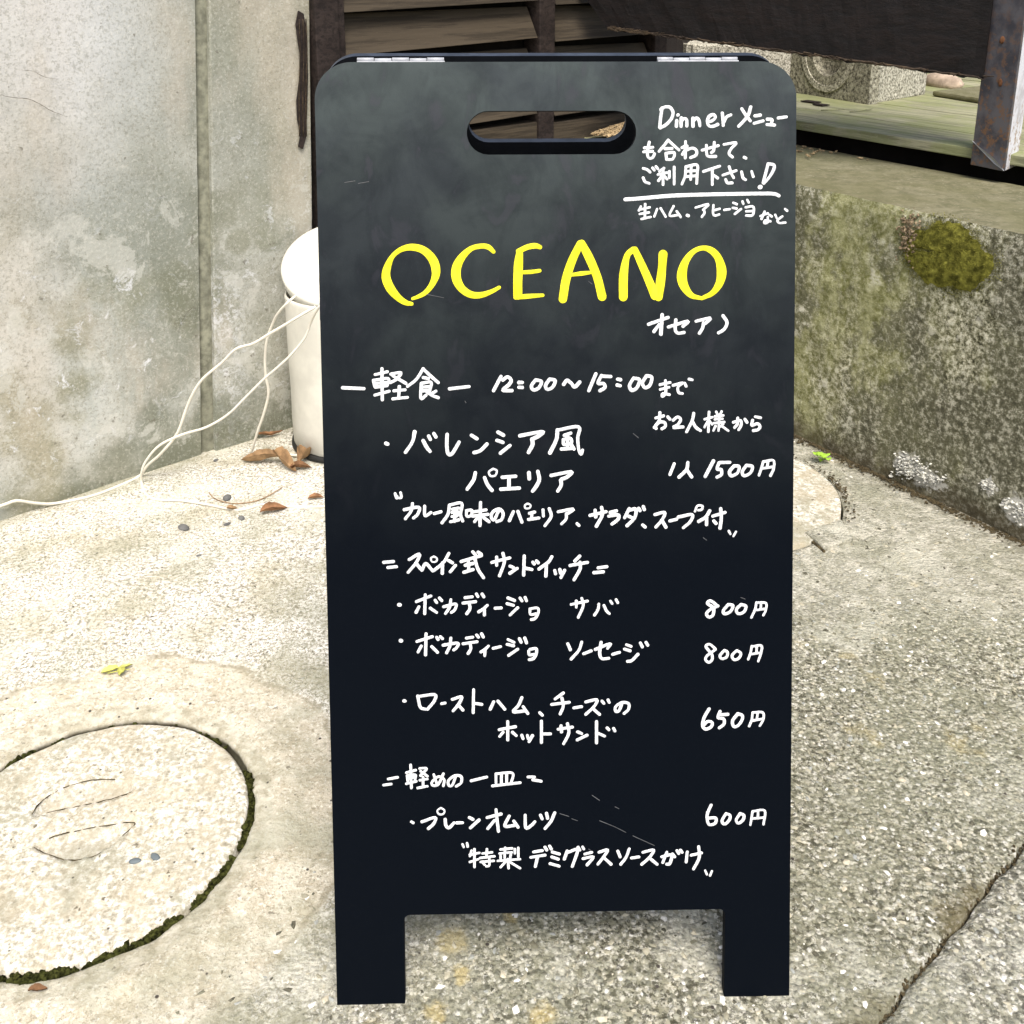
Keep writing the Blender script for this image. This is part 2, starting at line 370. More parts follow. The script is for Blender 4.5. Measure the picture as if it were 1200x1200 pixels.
def wall_right_mat(top=False):
    t = NT('ledge_concrete' if top else 'mossy_rough_concrete'); X, Y, Z = t.xyz()
    f1 = t.noise(95, 6, .82); f2 = t.noise(32, 6, .75); big = t.noise(4.5, 5, .6); st = t.noise(7, 4, .6, t.map((1, 1, .22)))
    if top:
        col = t.mix(t.smooth(f2, .35, .65), (.115,.11,.06), (.20,.185,.115))
        col = t.mix(t.math('MULTIPLY', t.smooth(f1, .55, .65), .6), col, (.36,.34,.24))
        col = t.mix(t.math('MULTIPLY', t.smooth(big, .45, .6), .5), col, (.13,.125,.06))
        t.bump(f1, .6, .003); return t.done(col, .9, .2)
    col = t.ramp(f1, [(.40, (.032,.030,.016)), (.46, (.15,.145,.085)), (.52, (.31,.30,.20)), (.59, (.62,.60,.47))])
    r_ = t.math('ADD', X, t.math('MULTIPLY', t.math('SUBTRACT', big, .5), .5))
    green = t.math('MULTIPLY', t.smooth(st, .36, .58), t.smooth(r_, .92, .68))
    col = t.mix(t.math('MULTIPLY', green, .8), col, t.mix(t.smooth(f2, .4, .6), (.16,.165,.05), (.38,.38,.19)))
    dark = t.smooth(t.math('ADD', t.noise(5.5, 6, .7, t.map((1,1,.7), loc=(5, 0, 2))), t.math('MULTIPLY', t.smooth(X, .66, .9), .11)), .50, .60)
    col = t.mix(t.math('MULTIPLY', dark, .66), col, t.mix(t.smooth(f1, .5, .62), (.075,.072,.05), (.34,.33,.26)))
    mw = t.smooth(t.math('ADD', t.dist(RWc), t.math('MULTIPLY', t.math('SUBTRACT', f2, .5), .10)), .075, .03)
    col = t.mix(t.math('MULTIPLY', mw, .7), col, (.13,.13,.03))
    lt = t.math('MULTIPLY', t.smooth(f2, .53, .62), t.smooth(t.noise(5.5, 3, .5, t.map(loc=(1, 4, 9))), .5, .62))
    col = t.mix(t.math('MULTIPLY', lt, .7), col, (.62,.60,.49))
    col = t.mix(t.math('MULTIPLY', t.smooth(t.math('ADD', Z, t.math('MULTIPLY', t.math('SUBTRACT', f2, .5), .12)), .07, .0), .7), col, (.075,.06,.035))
    for (px, py, r) in ((1062, 545, .028), (1082, 558, .03), (1100, 566, .016), (1157, 570, .016), (1190, 598, .03)):
        m_ = t.smooth(t.math('ADD', t.dist(pl(px, py, a_, nR)), t.math('MULTIPLY', t.math('SUBTRACT', t.noise(45, 5, .7), .5), .07)), r, r*.6)
        col = t.mix(t.math('MULTIPLY', m_, .8), col, (.58,.57,.52))
    n_ = t.bump(f1, .9, .004); t.bump(f2, .7, .01, n_)
    return t.done(col, .93, .15)
def board_mat(root):
    t = NT('black_marker_board'); X, Y, Z = t.xyz()
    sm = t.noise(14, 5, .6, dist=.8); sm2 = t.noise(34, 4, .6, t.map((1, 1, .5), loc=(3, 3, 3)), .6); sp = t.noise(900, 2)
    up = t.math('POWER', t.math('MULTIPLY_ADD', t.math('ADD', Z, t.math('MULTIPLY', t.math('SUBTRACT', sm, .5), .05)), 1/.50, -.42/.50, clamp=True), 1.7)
    sheen_dust = t.math('MULTIPLY', up, t.math('MULTIPLY_ADD', t.smooth(sm, .35, .62), .22, .62))  # sky sheen of the upper board painted in, mixed with chalk smudges
    sheen_dust = t.math('MULTIPLY', sheen_dust, t.math('MULTIPLY_ADD', t.smooth(sm2, .62, .42), .18, .80))
    col = t.mix(t.math('MULTIPLY', sheen_dust, .9), (.0008,.0021,.0046), t.mix(t.smooth(t.noise(9, 5, .6, dist=.5), .4, .6), (.064,.076,.080), (.084,.102,.100)))
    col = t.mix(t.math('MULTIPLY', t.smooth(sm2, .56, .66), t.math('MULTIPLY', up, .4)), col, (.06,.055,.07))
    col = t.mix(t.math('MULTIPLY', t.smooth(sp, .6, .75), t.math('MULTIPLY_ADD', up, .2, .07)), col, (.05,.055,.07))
    t.bump(sp, .12, .0006)
    return t.done(col, t.math('MULTIPLY_ADD', sm, .1, .52), .07)
def wood_mat(name, c0, c1, ax, sc=1, ro=.75, moss=None):
    """ax : unit direction of the grain"""
    t = NT(name); ang = math.atan2(ax[1], ax[0])
    v = t.map((1, 1, 1), rot=(0, 0, -ang)); g = t.noise(9*sc, 6, .7, t.map((.12, 1.6, 2.2), v=v), .4); f = t.noise(90*sc, 4, .7, t.map((.06, 1, 1), v=v))
    col = t.mix(t.smooth(g, .3, .7), c0, c1); col = t.mix(t.math('MULTIPLY', t.smooth(f, .55, .42), .6), col, tuple(x*.35 for x in c0))
    if moss: col = t.mix(t.math('MULTIPLY', t.smooth(t.noise(9, 5), .4, .6), .6), col, moss)
    col = t.mix(t.math('MULTIPLY', t.smooth(t.noise(300, 3), .6, .72), .25), col, tuple(min(1, x*1.8) for x in c1))
    t.bump(t.math('ADD', g, f), .6, .003)
    return t.done(col, ro, .25)
M = {}
M['ground'] = ground_mat(); M['slab'] = ground_mat(True); M['lid'] = lid_mat()
M['wallL'] = wall_left_mat(); M['wallR'] = wall_right_mat(); M['ledge'] = wall_right_mat(True)
M['joint'] = plain('damp_joint', (.21,.21,.155), .9, .35, 60, .2)
M['crack'] = plain('crack_shade', (.10,.09,.07), .95, .2, 60, .1)
t = NT('white_marker_ink'); M['white_pen'] = t.done(t.mix(t.smooth(t.noise(420, 4, .7), .35, .6), (.50,.52,.54), (.82,.82,.80)), .6, .25)
t = NT('yellow_marker_ink'); M['yellow_pen'] = t.done(t.mix(t.smooth(t.noise(200, 4, .65, t.map((1, .35, .35))), .35, .6), (.66,.60,.012), (.86,.79,.025)), .6, .25)
M['scratch'] = plain('scratch_grey', (.085,.088,.09), .7, .3, 60, .2)
M['hinge'] = plain('white_coated_metal', (.40,.41,.43), .4, .15, 60, .5, 0, .05)
M['steel'] = plain('dark_steel', (.10,.11,.13), .45, .2, 80, .5, .7)
M['edge'] = plain('board_edge_lit', (.032,.040,.055), .55, .3, 60, .25)  # paler than the faces: light on the upturned rims put into the colour
M['plastic'] = plain('cream_plastic', (.64,.62,.54), .42, .10, 14, .5, 0, .03)
M['plastic2'] = plain('yellowed_plastic', (.72,.64,.45), .45, .1, 9, .5, 0, .03)
M['drum_black'] = plain('dull_black', (.02,.02,.018), .7, .2, 40, .3)
M['cord'] = plain('white_pvc', (.70,.66,.56), .5, .08, 25, .4, 0, .03)
M['leaf'] = plain('dry_leaf', (.34,.215,.11), .8, .4, 45, .2, 0, .5)
M['leaf2'] = plain('dark_dry_leaf', (.24,.125,.06), .8, .45, 60, .2, 0, .5)
M['green'] = plain('fresh_leaf', (.30,.50,.05), .6, .25, 60, .3)
M['yellowgreen'] = plain('fading_leaf', (.50,.50,.12), .6, .3, 90, .3)
M['moss'] = plain('moss', (.032,.034,.009), .97, .9, 200, .05, 0, .6)
M['mossy'] = plain('olive_moss', (.185,.178,.035), .97, .6, 75, .05, 0, .9)
M['soil'] = plain('dark_soil', (.07,.055,.03), .95, .5, 90, .1, 0, .6)
M['dark'] = plain('dark_void_timber', (.012,.010,.008), .9, .4, 12, .1)
M['granite'] = None
t = NT('speckled_granite'); f = t.noise(150, 3, .7)
M['granite'] = t.done(t.ramp(f, [(.38, (.10,.095,.07)), (.47, (.36,.34,.27)), (.56, (.55,.52,.42)), (.66, (.70,.67,.57))]), .85, .25); t.bump(f, .6, .003)
t = NT('rough_granite_front'); f = t.noise(110, 4, .75)
M['granite_front'] = t.done(t.ramp(f, [(.38, (.07,.065,.05)), (.47, (.24,.225,.17)), (.56, (.40,.38,.29)), (.68, (.58,.55,.45))]), .9, .25); t.bump(f, .9, .005)
M['slat'] = wood_mat('grey_brown_slat', (.045,.034,.021), (.068,.053,.035), d1, .6)
M['frame'] = wood_mat('dark_brown_timber', (.018,.012,.010), (.035,.025,.021), (0, 0, 1), 1)
M['beam'] = wood_mat('blackened_beam', (.0032,.0020,.0018), (.0080,.0045,.0034), dR, .7, .6)
M['beam_edge'] = wood_mat('lit_worn_beam_edge', (.02,.013,.009), (.075,.052,.03), dR, 2)
M['deck'] = wood_mat('algae_grey_deck', (.24,.24,.145), (.36,.345,.23), dR, 1, .85, (.20,.225,.085))
t = NT('rust_streaked_metal'); X, Y, Z = t.xyz(); g = t.noise(18, 5, .65); f = t.noise(60, 5, .7)
c = t.mix(t.smooth(g, .35, .62), (.055,.055,.066), (.125,.12,.13)); c = t.mix(t.math('MULTIPLY', t.smooth(f, .50, .60), t.smooth(Z, 1.05, .6)), c, (.19,.105,.06))
M['post'] = t.done(c, .45, .5, .3); t.bump(f, .3, .001)
t = NT('flaking_white_paint'); X, Y, Z = t.xyz(); f = t.noise(75, 5, .7); g = t.noise(20, 4)
c = t.mix(t.math('MULTIPLY', t.smooth(f, .52, .6), t.smooth(Z, .80, .62)), (.66,.66,.70), (.30,.19,.11))
M['post2'] = t.done(t.mix(t.smooth(g, .45, .7), c, (.45,.44,.46)), .5, .4); t.bump(f, .4, .001)

# ------------------------------------------------------------ ground
def grid(x0, x1, y0, y1, s, jit=.25):
    xs = np.arange(x0, x1, s); ys = np.arange(y0, y1, s); g = np.stack(np.meshgrid(xs, ys), -1).reshape(-1, 2)
    return g+rng.uniform(-jit*s, jit*s, g.shape)
def zg(x, y):
    r = rhoj(x, y, .022) if rho(x, y) < 1.3 else 2; r2 = math.hypot(x-M2[0], y-M2[1])
    if r < 1.022: return -.034
    if r2 < M2R+.004: return -.03
    if jside(x, y) > -.0015 and abs(x) < 5 and -1 < y < 1.9: return -.011
    z = .0022*noise.fractal(Vector((x*9, y*9, 0)), 1, 2, 4)+.0035*noise.noise(Vector((x*2.3, y*2.3, 5)))
    if abs(x) > 3 or y > 4: return z
    if r < 1.05: z -= .004*(1.05-r)/.03
    if r < 1.17: z -= .0035*min(1, (1.17-r)/.03)
    d = r*MR-MR+.05*noise.noise(Vector((x*5, y*5, 2)))
    if d < .13: z += .0035*min(1, (.13-d)/.006)
    # little raised lip of cement near the right wall
    return z
g = grid(-1.4, 1.5, .5, 3.2, .013)
keep = [p for p in g.tolist() if abs(rho(*p)-1.03) > .065 and abs(math.hypot(p[0]-M2[0], p[1]-M2[1])-M2R-.004) > .008 and abs(jside(*p)+.0015) > .010]
far = [tuple(p) for p in grid(-40, 40, -40, 40, 1.6).tolist() if not (-1.6 < p[0] < 1.7 and .3 < p[1] < 3.4)]
mid = [tuple(p) for p in grid(-3, 3, -1.5, 4.5, .12).tolist() if not (-1.45 < p[0] < 1.55 and .45 < p[1] < 3.25)]
feat = []
for r, j in ((1.020, .022), (1.024, .022), (1.045, .022), (1.08, .022)): feat += mring(r, 320, j)
for r in (.0035, .0045, .012): feat += [(M2[0]+(M2R+r)*math.cos(a), M2[1]+(M2R+r)*math.sin(a)) for a in np.linspace(0, 6.283, 200, endpoint=False)]
for s in np.linspace(-1.2, 1.0, 340):
    p = J0+jd*s; base = -jside(p[0], p[1])-.0015
    for o_ in (-.010, -.0012, .0012, .010):
        q = p+jn*(base+o_+.0)
        feat.append((q[0], q[1]))
pts = keep+far+mid+feat
v, f = sheet(pts, zg)
go = mobj('ground', v, f, M['ground'], smooth=True); tag(go, kind='structure')
go.data.shade_smooth()
# lower right slab
def zs(x, y):
    d = jside(x, y)-.0012
    return (-.012 if d < .0006 else -.005*max(0, 1-d/.009))+.003+.0022*noise.fractal(Vector((x*9, y*9, 7)), 1, 2, 4)
sp = []
for a in np.linspace(-1.15, .95, 330):
    p = J0+jd*a; base = -jside(p[0], p[1])+.0012
    for o_ in (0., .0012, .004, .009): q = p+jn*(base+o_); sp.append((q[0], q[1]))
sp += [tuple(p) for p in grid(.2, 1.7, .15, 1.85, .014).tolist() if jside(*p) > .014]
v, f = sheet(sp, zs)
f = [q for q in f if jside(*(np.mean([v[i][:2] for i in q], 0))) > .0006]
so_ = mobj('pavement_slab', v, f, M['slab'], smooth=True); tag(so_, kind='structure')

# manhole cover
def c3(pts): return [tuple(gz(x/2.4, 700+y/2.4)[:2]) for x, y in pts]
lensA = c3([(85,612),(110,575),(160,540),(210,520),(270,508),(320,508),(360,515),(382,535),(350,550),(300,565),(240,578),(180,590),(130,602)])
lensB = c3([(88,695),(120,712),(170,730),(210,735),(270,720),(310,692),(350,660),(378,628),(300,636),(220,650),(150,668)])
def zl(x, y):
    r = rhoj(x, y, .007)
    if r > .978: return -.03
    z = -.0015+.0018*noise.fractal(Vector((x*22, y*22, 9)), 1, 2, 4)-.004*max(0, (r-.95)/.027)**2
    for L in (lensA, lensB):
        d = dist_poly(x, y, L)
        if inpoly(x, y, L): z -= .010*min(1, (d+.0005)/.003)
    return z
lp = []
for r in (.9795, .9765, .970, .96): lp += mring(r, 300, .007)
lp += [tuple(p) for p in grid(MC[0]-.25, MC[0]+.25, MC[1]-.25, MC[1]+.25, .0045).tolist() if rho(*p) < .948]
v, f = sheet(lp, zl)
mh = mobj('manhole_cover', v, f, M['lid'], smooth=True, loc=(MC[0], MC[1], 0))
ha = mh.data.attributes.new('hollow', 'FLOAT', 'POINT'); ha.data.foreach_set('value', [1. if (inpoly(p[0], p[1], lensA) or inpoly(p[0], p[1], lensB)) else 0. for p in v])
tag(mh, 'round concrete cover with two eye-shaped grip hollows and mossy rim, left of the menu board', 'manhole cover')
for L in (lensA, lensB):
    LL = L+[L[0]]; P = spline([V3(x, y, 0) for x, y in LL], 5)
    for q in (0, 1):
        seg = P[int(len(P)*(.02 if q == 0 else .52)):int(len(P)*(.42 if q == 0 else .93))]
        tv, tf = tube([V3(p[0], p[1], -.0022-.002*abs(noise.noise(Vector((p[0]*90, p[1]*90, 0))))) for p in seg], [.0004+.0009*abs(noise.noise(Vector((p[0]*70, p[1]*70, 3)))) for p in seg], 5)
        mobj('dirt_line', tv, tf, M['soil'], None).parent = mh
        mh.children[-1].location = -Vector(mh.location)
# second cover, mostly hidden behind the board
lp = [(M2[0]+q*math.cos(a), M2[1]+q*math.sin(a)) for q in (M2R, M2R-.0008, M2R-.005) for a in np.linspace(0, 6.283, 160, endpoint=False)]
lp += [tuple(p) for p in grid(M2[0]-.3, M2[0]+.3, M2[1]-.3, M2[1]+.3, .012).tolist() if math.hypot(p[0]-M2[0], p[1]-M2[1]) < M2R-.008]
v, f = sheet(lp, lambda x, y: -.025 if math.hypot(x-M2[0], y-M2[1]) > M2R-.0004 else .004+.0015*noise.fractal(Vector((x*15, y*15, 4)), 1, 2, 3))
tag(mobj('manhole_cover', v, f, M['lid'], smooth=True, loc=(M2[0], M2[1], 0)), 'pale round concrete cover half hidden behind the right edge of the menu board', 'manhole cover')

# moss in the manhole groove
V, Fc = [], []
def mossline(an, r, zb, size, n):
    for _ in range(n):
        a = an+rng.uniform(-.012, .012); rr = r+rng.normal(0, .014)+.012*noise.noise(Vector((math.cos(a)*20, math.sin(a)*20, 0)))
        p = MC[:2]+MLc@np.array([math.cos(a), math.sin(a)])*rr
        blob(V, Fc, (p[0], p[1], zb+rng.uniform(-.003, .004)), size*rng.uniform(.5, 1.3), 1, .45, (1, 1, .8))
for a in np.linspace(0, 2*math.pi, 520, endpoint=False):
    p = MC[:2]+MLc@np.array([math.cos(a), math.sin(a)])
    px = p-MC[:2]; th = math.degrees(math.atan2(px[1], px[0]))
    k = noise.noise(Vector((math.cos(a)*4, math.sin(a)*4, 1)))
    dense = 1.0 if (-150 < th < 5) else (.6 if (5 <= th < 30 or th > 122) else .22)
    if rng.random() < dense*(.75+1.3*k):
        mossline(a, .999, -.013+.009*dense*(.6+.5*k), .0022+.0012*dense, int(5+7*dense))
mo = mobj('moss', V, Fc, M['moss']); tag(mo, 'dark green moss growing in the gap round the left manhole cover', 'moss', kind='stuff')

# ------------------------------------------------------------ embedded gravel (stuff)
def stone_mat():
    t = NT('gravel_stones'); a = t.n('ShaderNodeAttribute'); a.attribute_name = 'tone'; f = t.noise(260, 3)
    c = t.ramp(a.outputs['Fac'], [(0, (.06,.058,.04)), (.16, (.15,.145,.10)), (.32, (.29,.275,.20)), (.54, (.43,.40,.30)), (.72, (.32,.335,.31)), (.84, (.54,.49,.37)), (.90, (.84,.82,.76))], 'CONSTANT')
    c = t.mix(t.math('MULTIPLY', t.smooth(f, .6, .4), .35), c, (.22,.2,.14)); t.bump(f, .3, .001)
    return t.done(c, .8, .25)
M['stone'] = stone_mat()
V, Fc, T = [], [], []
N = 26000; xs = rng.uniform(-1.1, 1.25, N); ys = rng.uniform(.62, 2.1, N)
for x, y in zip(xs, ys):
    if rho(x, y) < 1.5 or math.hypot(x-M2[0], y-M2[1]) < M2R+.01 or abs(jside(x, y)) < .01: continue
    if (np.array([x, y, 0])-WL0)@n1 < .02 or (np.array([x, y, 0])-a_)@nR > -.02: continue
    pr = min(1, max(.03, (x+.22+.3*(noise.noise(Vector((x*4, y*4, 0))))+.3*(1.15-y))/.35))
    if y > 1.45: pr *= .45
    if rng.random() > pr: continue
    z = (zs(x, y) if jside(x, y) > 0 else zg(x, y))
    r = .0011+.0034*rng.random()**2.6; s = len(V)
    if rng.random() < .012: r = rng.uniform(.005, .0085); z -= .45*r*.5
    blob(V, Fc, (x, y, z-.2*r), r, 1, .42, (1.25, .8, .5)); T += [rng.random()]*(len(V)-s)
gr = mobj('gravel', V, Fc, M['stone']); at = gr.data.attributes.new('tone', 'FLOAT', 'POINT'); at.data.foreach_set('value', T)
tag(gr, 'small grey and cream stones showing in the worn concrete yard', 'gravel', kind='stuff')

# ------------------------------------------------------------ left concrete wall
wl = thing('concrete_wall', tuple(WL0), 'tall pale stained concrete wall with a vertical joint, behind the left manhole cover', 'wall')
zb, zt = -.05, 1.75
def onL(s, z, off=0): return WL0+d1*s+UP*z+n1*off
def sL(P): return float((P-WL0)@d1)
def edge_line(p0, p1, z):            # s on the wall where the line through two picture points reaches height z
    A, B = LW(*p0), LW(*p1); k = (z-A[2])/(B[2]-A[2]); return sL(A)+k*(sL(B)-sL(A))
gl = lambda z: edge_line((229, 0), (236, 500), z); gr_ = lambda z: edge_line((244, 0), (252, 500), z)
er = lambda z: edge_line((362, 20), (364, 170), z)
def wallpanel(sa, sb, off, thick, seed):
    nz = 90; V, Fc = [], []; ns = 90
    for i in range(nz+1):
        z = zb+(zt-zb)*i/nz; A, B = sa(z), sb(z)
        for j in range(ns+1):
            s = A+(B-A)*(j/ns if B-A < 1 else (j/ns)); q = onL(s, z)
            e = 0 if j in (0, ns) else 1
            V.append(onL(s, z, off+.003*noise.fractal(Vector((s*5+seed, z*5, 0)), 1, 2, 4)*e - (.002+.003*abs(noise.noise(Vector((z*30, seed, 0)))))*(1-e)))
    for i in range(nz):
        for j in range(ns): a = i*(ns+1)+j; Fc.append((a, a+1, a+ns+2, a+ns+1))
    n0 = len(V); rimv = []
    for i in range(nz+1):
        z = zb+(zt-zb)*i/nz; V.append(onL(sa(z), z, -thick)); V.append(onL(sb(z), z, -thick))
    for i in range(nz):
        a = i*(ns+1); Fc.append((a, a+ns+1, n0+2*i+2, n0+2*i)); b = a+ns; Fc.append((b+ns+1, b, n0+2*i+1, n0+2*i+3))
        Fc.append((n0+2*i, n0+2*i+2, n0+2*i+3, n0+2*i+1))
    Fc.append(tuple([nz*(ns+1)+j for j in range(ns+1)]+[n0+2*nz+1, n0+2*nz]))
    return mobj('wall_panel', V, Fc, M['wallL'], wl, smooth=True)
for o_ in (wallpanel(lambda z: -2.6, gl, 0, .16, 1), wallpanel(gr_, er, .004, .16, 8)):
    bm = bmesh.new(); bm.from_mesh(o_.data); bmesh.ops.recalc_face_normals(bm, faces=bm.faces)
    for e in bm.edges:
        if len(e.link_faces) == 2 and e.calc_face_angle(0) > .7: e.smooth = False
    bm.to_mesh(o_.data); bm.free()
V = []; Fc = []
for i in range(60):
    z = zb+(zt-zb)*i/59
    for s, o2 in ((gl(z)-.02, -.012), (gl(z)+.004, -.012), (gl(z)+.011, -.009), (gr_(z)-.012, -.006), (gr_(z)+.012, -.010)):
        V.append(onL(s, z, o2+.001*noise.noise(Vector((s*40, z*25, 0)))))
for i in range(59):
    for j in range(4): a = i*5+j; Fc.append((a, a+1, a+6, a+5))
mobj('joint_filler', V, Fc, M['joint'], wl, smooth=True)
def crack(path, wd, parent, off=.0035):
    P = spline([LW(x, y, off) for x, y in path], 5); V, Fc = [], []
    for i, p in enumerate(P):
        k = wd*(.35+.9*abs(noise.noise(Vector((i*.7, wd*900, 0)))))*(1-abs(2*i/(len(P)-1)-1)**4*.8)
        j = .0015*noise.noise(Vector((i*.9, 4, 0)))
        V += [p+UP*(k+j), p-UP*(k-j)]
    for i in range(len(P)-1): Fc.append((2*i, 2*i+1, 2*i+3, 2*i+2))
    return mobj('crack', V, Fc, M['crack'], parent)
crack([(-10,108),(0,111),(14,114),(33,116),(45,121),(55,127),(65,132),(80,137)], .0011, wl)
crack([(25,82),(40,84),(52,90),(70,93)], .0005, wl)
crack([(228,358),(218,368),(210,385),(206,410)], .0008, wl)
# rusty dark strip at the right end of the wall
P = [(349,12),(346,28),(348,45),(352,70),(350,95),(347,118),(348,140),(352,158),(349,172),(355,175),(359,160),(360,130),(361,90),(360,40),(356,16)]
V = [LW(x, y, .010) for x, y in P]+[LW(x, y, .0) for x, y in P]; n = len(P)
Fc = [tuple(range(n))]+[(i, n+i, n+(i+1) % n, (i+1) % n) for i in range(n)]
ru = mobj('rotten_wood_strip', V, Fc, M['frame'], loc=tuple(LW(355, 100))); tag(ru, 'ragged dark strip of rotten wood stuck to the right end of the pale wall', 'wood strip'); bev(ru, .002, 2, 50)
for k in (350.5, 355, 358.5):
    P = spline([LW(k, 22, .011), LW(k+1.2, 60, .012), LW(k, 110, .0115), LW(k+.6, 160, .011)], 5); tv, tf = tube(P, .0013, 6)
    mobj('splinter', tv, tf, M['beam_edge'], None, smooth=True).parent = ru
for c in ru.children: c.location = -Vector(ru.location)

# ------------------------------------------------------------ timber house wall with slats
hw = thing('slatted_house_wall', tuple(onL(.1, 0)), 'dark timber wall of drooping grey brown slats behind the top of the menu board', 'house wall')
s0 = sL(LW(362, 40)); s1 = sL(LW(400, 40)); s2 = sL(LW(628, 40)); s3 = sL(LW(646, 40)); s4 = sL(LW(765, 40))
def lq(sa, sb, za, zb_, off): return [onL(sa, za, off), onL(sb, za, off), onL(sb, zb_, off), onL(sa, zb_, off)]
box('post', lq(s0+.003, s1-.018, -.02, 1.7, .022), -n1*.09, M['frame'], hw, .003)
box('post', lq(s1-.016, s1+.002, -.02, 1.7, .012), -n1*.06, M['frame'], hw, .002)
box('mullion', lq(s2, s3, .40, 1.7, .014), -n1*.06, M['frame'], hw, .003)
box('corner_post', lq(s4, s4+.05, .40, 1.7, .010), -n1*.08, M['frame'], hw, .003)
box('backing_board', lq(s1, s4, -.02, 1.7, -.05), -n1*.02, M['dark'], hw, 0)
box('base_rail', lq(s1, s2+.05, .40, .606, .006), -n1*.05, M['slat'], hw, .003)
box('base_rail', lq(s2+.056, s4, .40, .598, .003), -n1*.05, M['slat'], hw, .003)
zlo = [.895-.0935*k for k in range(-8, 4)]
for z in zlo:
    d = .003*rng.normal()
    for (A, B, dr) in ((s1+.002, s2-.004, .012), (s3+.004, s4-.004, .004)):
        za, zb2 = z+d, z+dr+d
        q = [onL(A, za, .012), onL(B, zb2, .012), onL(B-.006, zb2+.074, -.022), onL(A, za+.086, -.022)]
        o = box('slat', q, -n1*.010, M['slat'], hw, .0015)
        rough(o, 1, .0006, 40, z*9)
        # thin worn lower lip
# ------------------------------------------------------------ right retaining wall with ledge
def onR(s, z, off=0): return a_+dR*s+UP*z+nR*off        # off>0 : away from the viewer
rw = thing('retaining_wall', tuple(a_), 'low rough mossy concrete retaining wall with a flat ledge, right of the menu board', 'wall')
sA, sB = -.92, 2.4
def wallgrid(f, ns, nt, m, name, par):
    V = [f(i/ns, j/nt) for j in range(nt+1) for i in range(ns+1)]; Fc = [(j*(ns+1)+i, j*(ns+1)+i+1, (j+1)*(ns+1)+i+1, (j+1)*(ns+1)+i) for j in range(nt) for i in range(ns)]
    return mobj(name, V, Fc, m, par, smooth=True)
def fface(i, j):
    s = sA+(sB-sA)*i; z = -.04+(ZL+.04)*j
    o = .004*noise.fractal(Vector((s*9, z*9, 0)), 1, 2, 5)+.0025*noise.noise(Vector((s*60, z*60, 1)))
    if j > .975: o += .004*(j-.975)/.025+.003*abs(noise.noise(Vector((s*30, 0, 5))))
    return onR(s, z-(.002*abs(noise.noise(Vector((s*25, 0, 2)))) if j == 1 else 0), o)
wallgrid(fface, 330, 60, M['wallR'], 'wall_face', rw)
def ftop(i, j):
    s = sA+(sB-sA)*i; o = .004+.38*j
    z = ZL-.002+.002*noise.fractal(Vector((s*9, o*9, 3)), 1, 2, 4)+(.004*math.exp(-((o-.33)/.03)**2))
    if j == 0: z = ZL-.0025*abs(noise.noise(Vector((s*25, 0, 2))))-.001; o = .006+.003*abs(noise.noise(Vector((s*30, 0, 5))))
    return onR(s, z, o)
wallgrid(ftop, 200, 24, M['ledge'], 'ledge_top', rw)
box('wall_back', [onR(sA, -.04, .384), onR(sB, -.04, .384), onR(sB, ZL-.004, .384), onR(sA, ZL-.004, .384)], nR*.01, M['ledge'], rw, 0)
# ground behind, under the deck
V = [onR(-2.5, .47, .39), onR(3.5, .47, .39), onR(3.5, .47, 6), onR(-2.5, .47, 6)]
tag(mobj('raised_ground', V, [(0, 1, 2, 3)], M['soil']), kind='structure')
# moss cushion on the wall
def RW(x, y, off=0.): return pl(x, y, a_+nR*off, nR)
mc = RW(1109, 299); V = []; Fc = []; nr, na = 34, 90
ux, uz = dR, UP
rx = np.linalg.norm(RW(1162, 305)-RW(1054, 288))/2; rz = np.linalg.norm(RW(1112, 341)-RW(1112, 260))/2
for i in range(nr+1):
    for k in range(na):
        a = 2*math.pi*k/na; r = i/nr; e = 1+.06*noise.noise(Vector((math.cos(a)*9, math.sin(a)*9, 4)))+.12*noise.noise(Vector((math.cos(a)*2, math.sin(a)*2, 0)))
        p = mc+ux*(rx*r*e*math.cos(a))+uz*(rz*r*e*math.sin(a))
        h = .0085*(1-r**3)*(1+.35*noise.fractal(Vector(p)*70, 1, 2, 4))-.001-.004*(r > .99)
        du_, dz_ = rx*r*e*math.cos(a), rz*r*e*math.sin(a); h -= .012*math.exp(-((du_+rx*.45)/(rx*.32))**2-((dz_-.004-.12*du_)/.0028)**2)
        V.append(p-nR*h)
for i in range(nr):
    for k in range(na): Fc.append((i*na+k, i*na+(k+1) % na, (i+1)*na+(k+1) % na, (i+1)*na+k))
mo = mobj('moss_cushion', V, Fc, M['mossy'], smooth=True, loc=tuple(mc)); tag(mo, 'round olive green moss cushion growing on the face of the right wall', 'moss')
V, Fc = [], []
for _ in range(11000):
    a = rng.uniform(0, 6.283); r = math.sqrt(rng.random())*1.22; p = mc+ux*(rx*r*math.cos(a))+uz*(rz*r*math.sin(a))-nR*(.0085*max(0, 1-r**3)-.0005)
    if rng.random() < max(0, r-.85)*2.4: continue
    d = unit(-nR*1+rng.normal(0, .6, 3)+UP*.3)*rng.uniform(.0015, .0042); s = unit(np.cross(d, rng.normal(0, 1, 3)))*.0007; i = len(V)
    V += [p-s, p+s, p+d]; Fc.append((i, i+1, i+2))
mt = mobj('moss_tips', V, Fc, M['mossy']); mt.parent = mo; mt.location = -Vector(mo.location); tag(mt, kind='stuff')
V, Fc = [], []
for _ in range(200):
    p = RW(1064+rng.normal(0, 6), 272+rng.normal(0, 13), -.001-rng.random()*.005); blob(V, Fc, p, rng.uniform(.0008, .0032), 1, .5)
tag(mobj('crumbling_mortar', V, Fc, plain('pink_mortar', (.25,.19,.12), .95, .5, 120, .1), loc=None), 'crumbled pinkish mortar beside the moss cushion on the right wall', 'mortar', kind='stuff')
V, Fc = [], []
